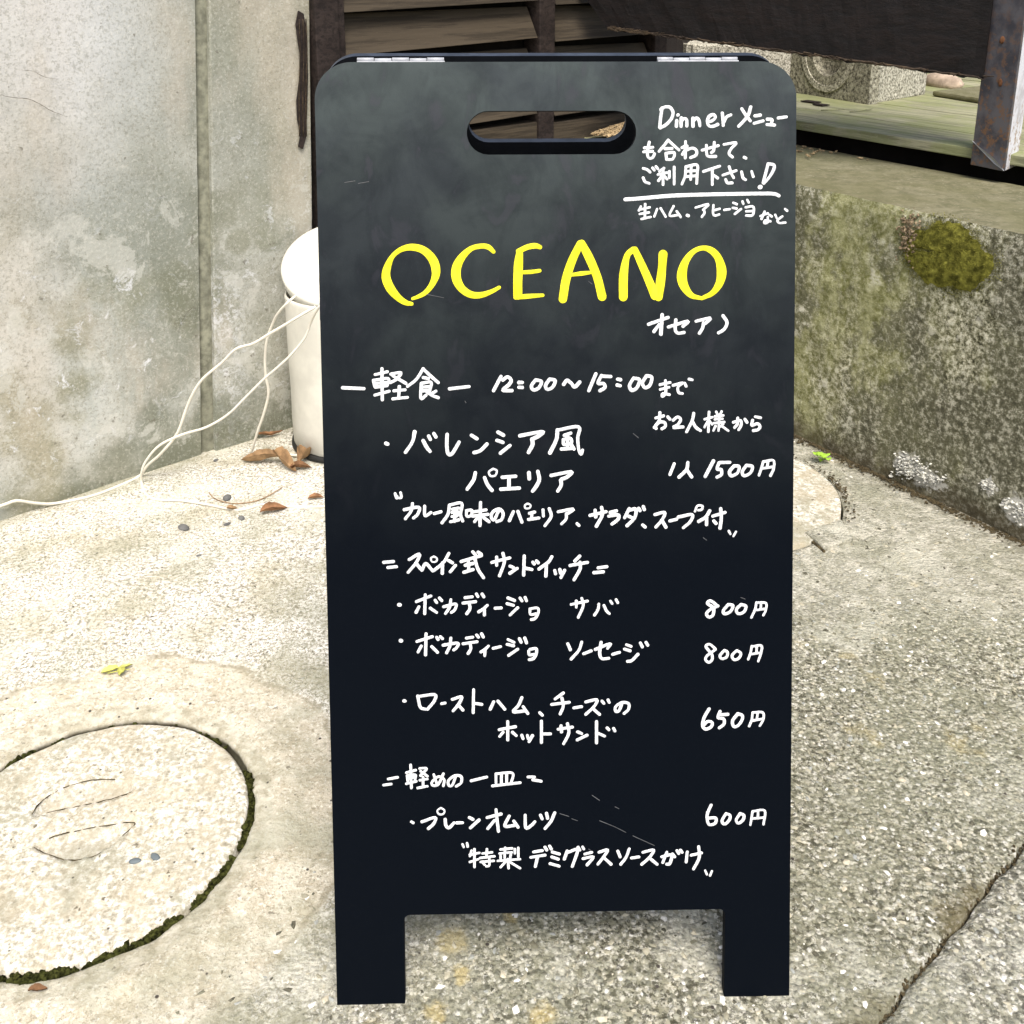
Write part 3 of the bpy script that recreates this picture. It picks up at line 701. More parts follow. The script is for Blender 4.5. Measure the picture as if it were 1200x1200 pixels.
for (x, y, sx, sy, k) in ((1062,541,6,4,16),(1075,552,8,4,16),(1092,562,7,2.5,12),(1058,552,6,4,8),(1157,569,4,3,9),(1195,600,4,5,12),(1180,590,3,3,5)):
    for _ in range(k*9):
        p = RW(x+rng.normal(0, sx), y+rng.normal(0, sy), -.0005-rng.random()*.004); p[2] = max(p[2], .001); blob(V, Fc, p, rng.uniform(.0006, .0026), 1, .6, (1.6, 1, .8))
M['lime'] = plain('white_lime', (.55,.54,.48), .9, .5, 90, .2)
tag(mobj('lime_crust', V, Fc, M['lime']), 'white lime crust lying along the foot of the right wall', 'lime crust', kind='stuff')
# debris along foot of the right wall and on the ledge
V, Fc, V2, F2 = [], [], [], []
for _ in range(2600):
    s = rng.uniform(-.3, .75); o = abs(rng.normal(0, .010))*(1+noise.noise(Vector((s*20,0,0)))); p = onR(s, .001, -o-.002); blob(V, Fc, p, rng.uniform(.0007, .0026), 1, .45, (1, 1, .6))
tag(mobj('wall_foot_dirt', V, Fc, M['soil']), 'dark crumbs of soil along the foot of the right wall', 'dirt', kind='stuff')
for _ in range(9000):
    s = -.75+abs(rng.normal(0, .16)); o = rng.uniform(.01, .36); p = onR(s, ZL+rng.uniform(0, .006)+max(0, .045*math.exp(-((s+.66)/.10)**2-((o-.12)/.1)**2)), o)
    if (p-WL0)@n1 < .01: continue
    blob(V2, F2, p, rng.uniform(.0015, .006), 1, .45, (1.6, .7, .5))
M['litter'] = plain('dry_litter', (.30,.22,.12), .9, .6, 110, .2)
tag(mobj('dry_litter', V2, F2, M['litter']), 'heap of dry leaf litter on the ledge seen through the board handle hole', 'leaf litter', kind='stuff')

# ------------------------------------------------------------ deck
lb = V3(.713, 2.577, ZL); de = pl(929, 141, lb, nR); ZD = float(de[2])
def onD(s, o, z=None): p = de+dR*s+nR*o; p[2] = ZD if z is None else z; return p
def oD(x, y): return float((gz(x, y, ZD)-de)@nR)
dk = thing('wooden_deck', tuple(onD(0, 0, .47)), 'greenish grey plank deck behind the ledge of the right wall', 'deck')
ed = [0, oD(1139, 156.5), oD(1139, 135.5)]
while ed[-1] < 1.5: ed.append(ed[-1]+.19)
for i in range(len(ed)-1):
    sa = -.62+ (0 if i < 3 else .0); sb = 1.9
    z = ZD+.001*rng.normal()
    q = [onD(sa, ed[i]+.002, z), onD(sb, ed[i]+.002, z), onD(sb, ed[i+1]-.002, z), onD(sa, ed[i+1]-.002, z)]
    o = box('plank', q, -UP*.022, M['deck'], dk, .002)
box('shade_fascia', [onD(-.6, .08, .47), onD(1.9, .08, .47), onD(1.9, .08, ZD-.024), onD(-.6, .08, ZD-.024)], nR*.02, M['dark'], dk, 0)  # near-black face paints the shade under the deck
for s in (-.1, .5, 1.1): box('joist', [onD(s, .1, ZD-.07), onD(s+.04, .1, ZD-.07), onD(s+.04, 1.4, ZD-.07), onD(s, 1.4, ZD-.07)], UP*.046, M['dark'], dk, 0)
# chips and straws on the deck
for (x, y, l) in ((938, 119, .05), (952, 123, .035)):
    p = gz(x, y, ZD+.002); q = [p, p+dR*l, p+dR*l+nR*.03, p+nR*.03]
    box('wood_chip', q, UP*.003, M['frame'], None, 0, loc=tuple(p)); tag(bpy.context.scene.objects[COL.objects[-1].name], 'dark wood chip on the deck, %s of two beside the board' % ('left' if x == 938 else 'right'), 'wood chip')
for (p0, p1, lab) in (((996,131),(1022,127),'pale straw lying across the deck before the granite block'), ((962,129),(990,128),'short pale straw on the deck close to the menu board')):
    A, B = gz(*p0, ZD+.003), gz(*p1, ZD+.005); tv, tf = tube(spline([A, (A+B)/2+dR*.004, B], 4), .0016, 5)
    tag(mobj('straw', tv, tf, M['deck'], loc=tuple(A)), lab, 'straw')
# granite block
g0, g1 = gz(929.3, 108, ZD), gz(1017.3, 122.7, ZD); gd = unit(g1-g0); g2 = gz(1084, 110.7, ZD); gs = unit(g2-g1); gup = .125
gb = thing('granite_block', tuple(g1), 'speckled granite block with a round hole standing on the deck', 'stone block')
gc = pl(970, 63, g1, np.cross(gd, UP)); L0 = 0.34
uc = float((gc-g1)@gd); vc = float(gc[2]-ZD); ri = np.linalg.norm(pl(988, 64, g1, np.cross(gd, UP))-gc)
outer = [(-L0, 0), (0, 0), (0, max(gup, vc+.06)), (-L0, max(gup, vc+.06))]
hole = [(uc+ri*math.cos(a), vc+ri*math.sin(a)) for a in np.linspace(0, 6.283, 40, endpoint=False)]
gn = np.cross(gd, UP); gn = gn if gn[1] < 0 else -gn
fr = lambda u, v, w: g1+gd*u+UP*v+gn*w
hh = max(gup, vc+.06)
prism([outer, hole], .035, fr, 'front_slab', M['granite_front'], gb, .002)
ring = [[(uc+rr*math.cos(a), vc+rr*math.sin(a)) for a in np.linspace(0, 6.283, 48, endpoint=False)] for rr in (ri*1.75, ri*1.45)]
prism(ring, .006, lambda u, v, w: fr(u, v, w+.003), 'carved_ring', M['granite'], gb, .001)
gl_ = np.linalg.norm(g2-g1)
b0 = g1+gs*.036
box('body', [b0-gd*L0, b0, b0+gs*(gl_-.036), b0+gs*(gl_-.036)-gd*L0], UP*hh*.55, M['granite'], gb, .003)
b1 = b0-gd*.012+UP*(hh*.55-.001)
box('upper_step', [b1-gd*(L0-.03), b1, b1+gs*(gl_-.06), b1+gs*(gl_-.06)-gd*(L0-.03)], UP*hh*.4, M['granite_front'], gb, .003)
# pinkish rock and dark stone behind
V, Fc = [], []
blob(V, Fc, gz(1103, 101, ZD)+UP*.012, .06, 3, .06, (1.5, .7, .55)); r1 = mobj('rock', V, Fc, plain('pinkish_rock', (.42,.33,.25), .9, .3, 40, .2, 0, .8), smooth=True, loc=tuple(gz(1103, 101, ZD)))
tag(r1, 'rough pinkish stone on the deck behind the granite block', 'rock')
p = gz(1092, 113, ZD); q = gz(1160, 124, ZD)
e = unit(q-p); nn = nR
tag(box('stepping_stone', [p+UP*.002, p+e*.9+UP*.002, p+e*.9+nn*.35+UP*.002, p+nn*.35+UP*.002], UP*.015, M['ledge'], None, .006, loc=tuple(p)), 'flat grey stone slab beyond the deck planks, left of the metal post', 'stone slab')
# pale foundation further back
P0 = dp(812, 57, 4.0)
P0[2] = .47; e = unit(dR+V3(.9, .55, 0)); zt_ = dp(812, 52, 4.0)[2]
ft = thing('pale_foundation', tuple(P0), 'pale grey stone footing far back under the dark beam', 'stone footing')
box('footing', [P0, P0+e*.9, P0+e*.9+UP*(zt_-.47), P0+UP*(zt_-.47)], V3(-.1, .3, 0), M['granite'], ft, .006)
pq = dp(803, 58, 3.9); pq[2] = .47
box('footing_stub', [pq, pq+e*.035, pq+e*.02+UP*(zt_+.01-.47), pq+e*.005+UP*(zt_+.01-.47)], V3(-.03, .1, 0), M['granite'], ft, .003)
# dark inner walls of the house
c0 = onL(s4+.03, .4, -.06)
dw = thing('dark_timber_wall', tuple(c0), 'dark timber house side behind the beam above the menu board', 'house wall')
c1 = V3(.86, 4.75, .4); e = unit(V3(*(c1-c0)[:2], 0)); L_ = np.linalg.norm((c1-c0)[:2]); nb = int(L_/.16)
for i in range(nb):
    A = c0+e*(L_*i/nb+.003); B = c0+e*(L_*(i+1)/nb-.003)
    box('board', [A, B, B+UP*1.9, A+UP*1.9], V3(-.02, .0, 0), M['frame'], dw, .002)
c2 = c1+V3(4.2, -.6, 0); e2 = unit(c2-c1)
for i in range(22):
    A = c1+e2*(i*.19+.003); B = c1+e2*((i+1)*.19-.003); box('board', [A, B, B+UP*1.9, A+UP*1.9], V3(0, .02, 0), M['frame'], dw, .002)

# ------------------------------------------------------------ metal post and hanging beam
pn = lb-nR*.02; A = pl(1137, 193, pn, nR); zp = float(A[2]); B = gz(1176, 201, zp); Cc = gz(1200, 190, zp); bc = unit(Cc-B)
po = thing('metal_post', tuple(A), 'square post with grey metal face and flaking white side at the right edge', 'post')
wAB = np.linalg.norm(B-A); ab = unit(B-A); inn = bc
box('metal_face', [A, B, B+UP*1.15, A+UP*1.15], inn*.012, M['post'], po, .0015)
B2 = B+bc*.0122+ab*.0006; box('white_side', [B2-ab*.008, B2, B2+UP*1.15, B2-ab*.008+UP*1.15], bc*.075, M['post2'], po, .0015)
A2 = A+bc*.0125+ab*.001+UP*.004; box('core', [A2, A2+ab*(wAB-.012), A2+ab*(wAB-.012)+UP*1.14, A2+UP*1.14], bc*.07, M['frame'], po, .001)
fn = np.cross(ab, UP); fn = fn if fn[1] < 0 else -fn
T1, T2, T3 = [pl(x, y, A+fn*.003, fn) for x, y in ((1139,165),(1168,186),(1165,192))]
T4 = pl(1176, 200, A+fn*.002, fn)
mobj('peeled_strip', [T1, T2+fn*.006, T4, T3, T1-fn*.002, T4-fn*.002], [(0,1,2),(0,2,3),(4,5,2,0)], M['hinge'], po)
for y in (47, 97):
    p = pl(1181-y*.05-4, y, A+fn*.001, fn); V, Fc = [], []; blob(V, Fc, p, .0055, 2, .15, (1, .35, 1.4))
    mobj('rust_spot', V, Fc, plain('rust', (.13,.06,.03), .9, .4, 120, .1), po, smooth=True)
Rb = pl(1152, 93, lb-nR*.03, nR); Lb = pl(712, 34, WL0+n1*.10, n1)
bd = unit(Rb-Lb); bnr = unit(np.cross(bd, UP)); bnr = bnr if bnr[1] > 0 else -bnr
bmn = thing('dark_beam', tuple(Lb), 'heavy blackened wooden board hanging above the deck from the metal post', 'beam')
Tl = pl(688, 0, Lb, bnr); sl_ = unit(Tl-Lb)
top_ = Lb+sl_*(.75/sl_[2])
ns, nt = 90, 20; V = []; Fc = []
for j in range(nt+1):
    for i in range(ns+1):
        b = Lb+(Rb-Lb)*(i/ns); tt = top_+(Rb+UP*.75-top_)*(i/ns); p = b+(tt-b)*(j/nt)
        s = i/ns*9
        if j == 0: p = p+UP*.006*noise.fractal(Vector((s*3, 0, 0)), 1, 2, 5)
        V.append(p-bnr*(.002*noise.fractal(Vector((s*2, j*.5, 4)), 1, 2, 4)))
n0 = len(V); V += [p+bnr*.032 for p in V]
for j in range(nt):
    for i in range(ns): a = j*(ns+1)+i; q = (a, a+1, a+ns+2, a+ns+1); Fc.append(q); Fc.append(tuple(k+n0 for k in q[::-1]))
for i in range(ns): Fc.append((i, n0+i, n0+i+1, i+1)); a = nt*(ns+1)+i; Fc.append((a, a+1, n0+a+1, n0+a))
for j in range(nt): a = j*(ns+1); Fc.append((a, a+ns+1, n0+a+ns+1, n0+a)); a += ns; Fc.append((a, n0+a, n0+a+ns+1, a+ns+1))
mobj('beam_body', V, Fc, M['beam'], bmn, smooth=False)
V = []; Fc = []          # frayed lower edge
for i in range(140):
    s = rng.random()**1.2 if i < 80 else abs(rng.normal(.07, .05)); b = Lb+(Rb-Lb)*s; l = rng.uniform(.004, .022); tv, tf = tube([b+UP*(.001+rng.uniform(-.002, .006))-bnr*.002, b+bd*l+UP*rng.uniform(-.003, .010)-bnr*.004], [.0022, .0008], 5)
    n0 = len(V); V += tv; Fc += [tuple(k+n0 for k in q) for q in tf]
tag(mobj('frayed_edge', V, Fc, M['beam_edge'], bmn), kind='stuff')
tv, tf = tube([Lb+(Rb-Lb)*k+UP*(.003+.003*noise.noise(Vector((k*40, 0, 0))))-bnr*.0005 for k in np.linspace(0.01, .99, 60)], [.0018+.0045*abs(noise.noise(Vector((k*25, 0, 3)))) for k in np.linspace(0, 1, 60)], 7)
mobj('lit_worn_edge', tv, tf, M['beam_edge'], bmn, smooth=True)  # paler strip paints the light on the lower bevel along with the wear

# ------------------------------------------------------------ menu board (A-frame)
BL, BR = gz(395, 1178), gz(925, 1167); bu = unit(BR-BL); bb = V3(-bu[1], bu[0], 0); LEAN = math.radians(11.5)
bv_ = math.cos(LEAN)*UP+math.sin(LEAN)*bb; bw = unit(np.cross(bu, bv_)); bw = bw if bw[1] < 0 else -bw
BW, BH, BT = .4475, .9220, .010
sg = thing('sandwich_board', tuple(BL), 'black A-frame menu board with yellow and white handwriting, standing in the middle of the yard', 'menu board')
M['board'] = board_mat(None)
fr1 = lambda u, v, w: BL+bu*u+bv_*v+bw*w
def arc(cx, cy, r, a0, a1, n=10): return [(cx+r*math.cos(math.radians(a)), cy+r*math.sin(math.radians(a))) for a in np.linspace(a0, a1, n)]
def UVp(x, y):
    P = pl(x, y, BL, bw)-BL; return float(P@bu), float(P@bv_)
cl, cr_ = UVp(474, 1120)[0], UVp(849, 1120)[0]; ct = UVp(660, 1069)[1]; rc = .034; r2 = .006
du = -.0035
outl = [(0, 0), (cl, 0)]+arc(cl+r2, ct-r2, r2, 180, 90, 6)+arc(cr_-r2, ct-r2, r2, 90, 0, 6)+[(cr_, 0), (BW+.0025, 0)]+arc(BW-rc-.006, BH-rc, rc, 0, 90, 14)+arc(rc-.005, BH-rc, rc, 90, 180, 14)
su, sv = UVp(547, 155); eu, ev = UVp(745.5, 155); hv0 = UVp(645, 181)[1]; hv1 = UVp(645, 130)[1]; hr = (hv1-hv0)/2; hc = (hv1+hv0)/2
outb = [(x, y+(.0035 if y > .8 else 0)) for x, y in outl]
slot = arc(su+hr, hc, hr, 90, 270, 14)+arc(eu-hr, hc, hr, -90, 90, 14)
M['core'] = plain('black_core_shade', (.004,.005,.007), .8, .2, 60, .1)  # black panel edges, and the shade inside the A-frame painted on
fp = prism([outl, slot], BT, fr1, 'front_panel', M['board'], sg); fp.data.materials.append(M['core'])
for pf in fp.data.polygons:
    if abs(np.dot(pf.normal, bw)) < .5: pf.material_index = 1
foot = 2*BH*math.sin(LEAN)+.036+2*BT
bv2 = math.cos(LEAN)*UP-math.sin(LEAN)*bb; bw2 = -unit(math.cos(LEAN)*(-bb)+0) ; bw2 = unit(math.cos(LEAN)*bb+math.sin(LEAN)*UP)
fr2 = lambda u, v, w: BL+bb*foot+bu*u+bv2*v+bw2*w
o = prism([outb, slot], BT, fr2, 'back_panel', M['edge'], sg); o.data.materials.append(M['core'])
for pf in o.data.polygons:
    if abs(np.dot(pf.normal, bw2)) > .9: pf.material_index = 1  # large faces painted with the inside shade; rims stay paler as if lit
for (xa, xb) in ((418, 521), (771, 866)):
    ua, ub = UVp(xa, 72)[0], UVp(xb, 68)[0]; n = 5
    root = box('hinge', [fr1(ua, BH-.0005, -.0005), fr1(ub, BH-.0005, -.0005), fr1(ub, BH-.0005, -BT-.008), fr1(ua, BH-.0005, -BT-.008)], bv_*.0016, M['hinge'], sg, .0003)
    for k in range(n):
        a = ua+(ub-ua)*k/n; b = ua+(ub-ua)*(k+1)/n-.0008; h = BH+(.0026 if k % 2 == 0 else .0020)
        tv, tf = tube([fr1(a, h, -.0040), fr1(b, h, -.0040)], .0019, 12); kn = mobj('knuckle', tv, tf, M['hinge'], sg, smooth=False)
        kn.parent = root; kn.data.shade_smooth()
for (uu, sgn) in ((-.0045, 1), (BW-.012, 0)):
    v0 = UVp(367, 376)[1]; v1 = UVp(367, 352)[1]
    br = box('bracket', [fr1(uu, v0, -.002), fr1(uu+.0035, v0, -.002), fr1(uu+.0035, v1, -.002), fr1(uu, v1, -.002)], -bw*.014, M['steel'], sg, .0006)
    A0 = fr1(uu+.009, (v0+v1)/2, -.012); B0 = fr2(uu+.009, (v0+v1)/2, -.012); tv, tf = tube([A0, (A0+B0)/2-UP*.012, B0], .003, 8); mobj('stay_bar', tv, tf, M['steel'], sg, smooth=True)

# handwriting : pen strokes traced on the face of the board
def ribbon(V, Fc, P, W, lift):
    """P : world points on the face, W : half widths; domed ribbon with round ends"""
    n = len(P)
    tan = [unit(P[min(i+1, n-1)]-P[max(i-1, 0)]) if np.linalg.norm(P[min(i+1, n-1)]-P[max(i-1, 0)]) > 1e-9 else bu for i in range(n)]
    side = [np.cross(bw, t_) for t_ in tan]; s0 = len(V)
    for i in range(n):
        for k, h in ((1, .00006), (.6, .00022), (0, .0003), (-.6, .00022), (-1, .00006)): V.append(P[i]+side[i]*W[i]*k+bw*(h+lift))
    for i in range(n-1):
        for k in range(4): a = s0+i*5+k; Fc.append((a, a+1, a+6, a+5))
    for (i, sgn) in ((0, -1), (n-1, 1)):
        c = len(V); V.append(P[i]+bw*(.0003+lift)); ring_ = []
        for a in np.linspace(0, math.pi, 9):
            ring_.append(len(V)); V.append(P[i]+side[i]*W[i]*math.cos(a)+tan[i]*sgn*W[i]*math.sin(a)+bw*(.00006+lift))
        for k in range(8): Fc.append((c, ring_[k], ring_[k+1]))
def write(x0, y0, sc, wd, text, label, mat='white_pen'):
    V, Fc = [], []; k = 0
    for st in text.split(';'):
        st = st.strip()
        if not st: continue
        q = [tuple(float(c) for c in p.split(',')) for p in st.split()]
        pts = [pl(x0+p[0]/sc, y0+p[1]/sc, BL, bw) for p in q]
        ws = [(p[2] if len(p) > 2 else wd)/sc/1200/2*depth(pts[i])*.87*(1+.2*noise.noise(Vector((p[0]*.05, p[1]*.05, k)))) for i, p in enumerate(q)]
        if len(pts) > 2:
            PW = spline([np.append(p, w_) for p, w_ in zip(pts, ws)], 5)
            P, W = [a[:3] for a in PW], [float(a[3]) for a in PW]
        else: P, W = pts, ws
        ribbon(V, Fc, P, W, .00003*(k % 7)+.00005); k += 1
    o = mobj('handwriting', V, Fc, M[mat], sg, smooth=True); o['label'] = label
    if mat == 'scratch': o['kind'] = 'stuff'
    return o
write(740,110,6,25, '215,100 205,165 198,235;205,110 235,93 270,95 292,130 280,175 245,215 203,240;318,188 315,228;325,150 328,148;350,170 348,228;350,195 370,174 388,185 389,226;432,172 432,228;432,195 455,170 475,188 481,225;532,195 565,190 590,165 575,146 547,158 533,192 545,225 575,228 606,215;638,135 643,180 645,222;648,200 668,163 698,148;838,92 820,150 785,195 753,228;775,105 800,145 835,190;868,155 905,150;862,207 925,190;955,178 988,182 982,212;952,216 1005,220;1032,170 1088,162', 'white handwritten words Dinner menu at the top right')
write(740,110,6,23, '125,340 116,385 112,425 123,452 148,448 162,422;92,380 150,376;86,408 148,404;258,325 230,362 194,404;260,328 292,358 334,395;236,386 284,384;242,418 246,460;242,418 300,414 290,458 247,462;380,335 378,450;355,378 392,366 358,425;380,398 430,382 458,402 452,432 416,448;496,396 610,364;582,342 578,396 562,414;526,362 528,420 542,440 592,440;650,356 736,344 702,384 686,420 710,445;792,446 804,452', 'white handwritten Japanese line below Dinner')
write(740,110,6,22, '82,524 108,532 130,550;148,520 160,536;172,512 186,528;82,590 95,618 125,630;228,522 196,545;186,568 250,554;222,532 222,638;218,572 190,610;226,572 250,600;266,545 266,588;300,515 300,635;382,512 376,580 354,635;382,512 460,500 462,560 458,630;388,545 456,540;382,582 456,576;420,512 416,602;506,546 620,508;568,530 568,638;576,572 606,592;642,572 736,540;686,512 702,560 718,590;662,602 674,626 708,626;774,548 784,590 802,604;844,545 856,582', 'white handwritten Japanese line above the white rule')
write(740,110,6,24, '960,492 946,550 925,625;960,492 1000,500 1000,532 966,590 930,628;903,656,34 906,655,34', 'white handwritten exclamation mark with open top')
write(740,110,6,29, '-44,742 50,736 300,715 600,706 900,701 1000,703 1036,716', 'long white hand drawn rule')
write(740,110,6,19, '66,792 52,820;56,815 128,798;96,775 94,870;58,845 122,834;70,880 134,866;180,810 160,862;205,805 240,864;296,790 268,856 336,850;318,825 346,866;392,854,26 400,857,26;450,800 540,776 504,815;510,818 512,840 495,865;576,782 573,838 586,856 616,848;576,820 620,808;652,817 690,811;716,766 740,776;712,802 738,806;727,844 770,810;780,756 786,774;814,746 824,764;802,798 856,794 852,852 806,856;806,826 850,824;906,860 958,840;936,828 914,880;968,850 986,862;958,866 956,904 934,908 940,890 976,896;1010,850 1020,872;1060,862 1026,888 1040,908 1082,905;1080,810 1094,822', 'small white handwritten Japanese line below the rule')
write(430,270,5,50, '268,400,18 300,388,28 345,362,32 385,310,42 405,245,58 388,175,56 335,118,50 265,98,44 200,112,34 150,152,36 120,215,50 112,275,58 138,340,58 185,395,50 230,424,34 262,430,22', 'large yellow letter O', 'yellow_pen')
write(430,270,5,50, '742,125,26 712,98,36 670,92,36 610,107,36 558,155,46 526,215,58 524,280,62 555,340,56 610,376,48 670,378,40 730,358,28 775,334,24', 'large yellow letter C', 'yellow_pen')
write(430,270,5,50, '895,128,44 888,200,62 884,300,62 884,380,58;888,122,34 940,98,38 985,90,36 1014,98,28;915,246,26 970,242,28 1012,236,22;872,392,34 940,386,32 1030,380,22', 'large yellow letter E', 'yellow_pen')
write(640,270,5,50, '200,78,48 155,170,54 118,280,58 98,402,56;208,76,46 252,160,56 298,270,58 328,388,56;150,260,24 210,252,27 265,246,22', 'large yellow letter A', 'yellow_pen')
write(640,270,5,50, '510,112,36 474,150,44 454,260,60 452,390,58;520,112,44 560,200,50 600,290,56 638,382,58;685,140,58 680,210,60 670,300,58 658,390,56', 'large yellow letter N', 'yellow_pen')
write(640,270,5,50, '912,398,24 850,380,42 808,325,58 795,262,62 815,185,50 862,125,36 920,103,34 975,122,44 1012,170,54 1028,240,62 1016,308,56 975,366,40 912,398,26', 'second large yellow letter O', 'yellow_pen')
write(640,270,5,22, '600,550 715,510;680,494 672,608;662,552 632,592;716,566 830,532 802,562;760,524 756,580 772,602 808,598;878,532 962,514 932,546;922,542 916,572 898,602;1036,500 1060,540 1042,580 1010,600', 'small white handwritten katakana under the yellow name')
write(390,420,5,22, '58,172 182,177;684,178 798,165', 'two white dashes either side of a heading')
write(390,420,5,20, '248,95 320,78;288,60 290,242;238,128 246,165;242,128 325,118 318,160;250,147 318,140;250,168 316,160;246,215 330,192;340,92 400,84 372,122 338,142;352,102 428,146;358,190 424,184;390,165 386,230;352,237 438,228', 'white handwritten first character of the heading')
write(390,420,5,21, '530,60 490,122 438,164;532,64 572,102 618,142;530,112 560,118;518,146 516,234 546,216;520,146 576,140 568,190;522,168 568,166;522,190 566,188;550,196 584,218 618,230;604,192 578,208', 'white handwritten second character of the heading')
write(560,420,4.615,21, '125,98 85,174;135,117 160,100 180,118 168,142 135,172 184,174;222,130 240,130;222,156 240,157;312,116 290,148 300,170 328,160 344,126 312,116;388,112 366,146 376,168 404,155 418,120 388,112;464,140 482,118 505,135 524,154 550,128;638,84 600,174;668,92 650,134 680,136 686,158 660,174;668,96 718,98;755,112 771,115;754,144 770,148;842,106 820,146 832,172 860,158 874,116 842,106;912,94 890,132 904,158 930,144 940,102 912,94', 'white handwritten opening hours 12:00 to 15:00')
write(560,420,4.615,17, '985,142 1040,130;986,168 1034,156;1014,120 1016,184 998,206 1000,190 1036,196;1056,146 1108,132 1082,155 1086,184 1106,190;1118,134 1126,150;1142,112 1160,116', 'small white handwritten characters after the hours')
write(390,420,5,24, '312,498 322,502;480,430 466,490 426,550;530,482 550,520 570,545;562,455 572,475;592,440 604,460;670,445 668,510 676,558 700,556 740,490;812,450 844,470;828,552 865,540 903,502;968,432 1000,450;962,480 996,492;982,555 1038,510', 'white handwritten dish name, left part of first item')
write(560,420,4.615,23, '228,418 350,396 330,418 300,434;292,436 296,465 274,508;430,388 424,440 390,510', 'white handwritten dish name, right part')
write(560,420,4.615,20, '430,388 544,370 540,430 545,490 558,518 566,496;468,416 502,404;462,438 466,466 504,458 500,432 462,438;486,410 484,488;452,490 508,486;508,470 520,490', 'white handwritten wind character')
write(740,470,6.667,27, '190,132 250,116;222,90 216,150 184,196 192,214;178,206 216,166 258,168 264,198 238,216;284,124 300,142;325,150 360,124 384,145 362,184 326,206 402,202;486,95 474,152 430,240;478,162 502,204 538,230', 'white handwritten note for two persons, left part')
write(740,470,6.667,22, '572,142 632,126;606,85 600,240;598,152 570,204;606,152 630,182;662,84 672,104;704,80 696,98;652,120 716,112;652,144 712,138;645,172 724,164;686,108 680,232;656,196 640,230;702,192 756,232;716,180 694,200', 'white handwritten complex character in the persons note')
write(740,470,6.667,26, '796,166 852,152 856,190 838,224;830,132 826,180 806,206;886,142 902,166;946,150 940,190 984,176 1004,200 986,224 952,230;966,122 1008,130', 'white handwritten note for two persons, right part')
write(740,470,6.667,29, '334,490 300,574;440,480 430,534 372,594;432,536 470,592;640,468 576,588;684,482 668,530 700,536 702,574 668,594;690,480 768,478;802,506 766,550 780,584 828,560 840,512 802,506;898,502 866,550 880,584 930,560 944,512 898,502', 'white handwritten price 1500 for one person')
write(740,470,6.667,24, '1030,472 1016,522 996,580;1030,474 1108,464 1110,528 1086,582;1066,474 1060,518;1022,526 1102,514', 'white handwritten yen character after 1500')
write(440,490,4.615,22, '540,295 530,335 496,384;590,322 606,360 630,390;686,320 758,314;722,318 722,374;678,384 778,378;830,295 832,328;878,288 886,330 872,364 850,394;950,310 1060,290 1036,318 1006,330;1002,336 1004,362 986,394', 'white handwritten second line of the first dish')
write(440,490,4.615,13, '636,274 656,284 648,310 622,312 614,290 636,274', 'small white ring mark on the first dish')
write(440,490,4.615,20, '106,408,16 114,430,18;118,424,16 116,432,18;136,402,16 140,428,18 128,432,14', 'white opening quotation mark of the first note')
write(440,490,4.615,19, '156,495 234,482 228,520 206,540;200,462 194,500 162,544;266,476 268,528 300,510;318,516 354,506;400,470 392,520 360,566;400,470 466,460 460,520 472,556;416,492 450,486;414,510 446,506 440,530 414,532;430,490 428,558;406,560 450,550;492,500 494,530 518,525 520,498 492,500;536,506 598,496;526,530 608,520;568,456 565,580;562,526 536,560;570,526 614,560;666,500 642,550 626,534 636,506 670,492 690,515 682,548 656,560;746,506 724,554;770,504 792,562;832,514 860,508;846,514 844,544;828,548 884,540;906,496 908,530;940,490 950,532 916,582;988,506 1070,492 1042,515;1032,516 1030,546 1006,572;1090,570 1100,580', 'white handwritten note about the curry flavoured dish')
write(440,490,4.615,12, '822,462 838,470 834,486 812,488 808,472 822,462', 'small white ring mark in the curry note')
write(660,570,5.4545,24, '172,185 274,162;204,152 208,194;245,134 250,182 212,254;300,166 340,156;290,190 350,182 350,210 312,240;422,142 392,200;422,152 464,146 456,200 408,250;402,184 440,200;482,140 490,154;512,130 518,148;508,246 524,260;586,180 648,166 634,210 592,260;630,216 656,260;682,220 724,210;736,196 824,180 812,225 768,264;936,156 912,194 866,224;916,196 916,244;956,190 1034,166;1006,142 1010,200 1002,266;962,220 976,236;1058,284,17 1068,304,17;1104,290,17 1088,318,17', 'white handwritten end of the note naming salad and soup')
write(660,570,5.4545,17, '842,160 858,124 890,126 884,148 864,152', 'small white ring mark in the soup note')
write(430,640,6,26, '118,114 186,108;148,150 208,144;298,94 368,56 350,110 290,184;346,122 386,168;388,168 414,122 462,174;576,50 540,112 472,170;532,116 530,190;576,102 602,118;586,180 622,136;662,108 804,66;744,40 762,60;700,132 744,124;692,134 744,120;714,112 716,172;682,184 746,164;756,80 780,160 820,222;782,42 802,56;878,114 1004,82;912,76 912,134;956,50 966,112 932,208;1006,140 1030,150;1006,190 1056,156', 'white handwritten heading of the sandwich section, left part')
write(430,640,6,15, '470,72 492,86 486,108 458,110 450,86 470,72', 'small white ring mark in the sandwich heading')
write(560,640,6,26, '326,68 322,204;330,154 380,164;386,112 396,126;412,104 424,116;520,74 495,112 430,160;482,134 478,210;540,170 546,194;576,164 582,190;610,170 584,220;648,136 770,114;716,70 682,104;718,112 718,160 676,236;846,152 906,144;816,186 882,180', 'white handwritten heading of the sandwich section, right part')
write(430,640,6,24, '226,412,30 232,413,30;348,390 450,350;410,342 406,474;366,426 346,464;446,436 490,466;480,380 490,396;510,364 526,382;540,426 624,406 618,446 594,466;590,376 580,430 552,474;690,362 740,356;676,400 764,390;720,402 724,440 702,474;770,336 780,354;810,336 822,356;846,416 820,440 786,462;826,446 826,484;902,436 944,434;992,364 1038,382;986,404 1030,416;1006,484 1060,432;1076,364 1090,384;1112,360 1122,384', 'white handwritten second dish, left part')
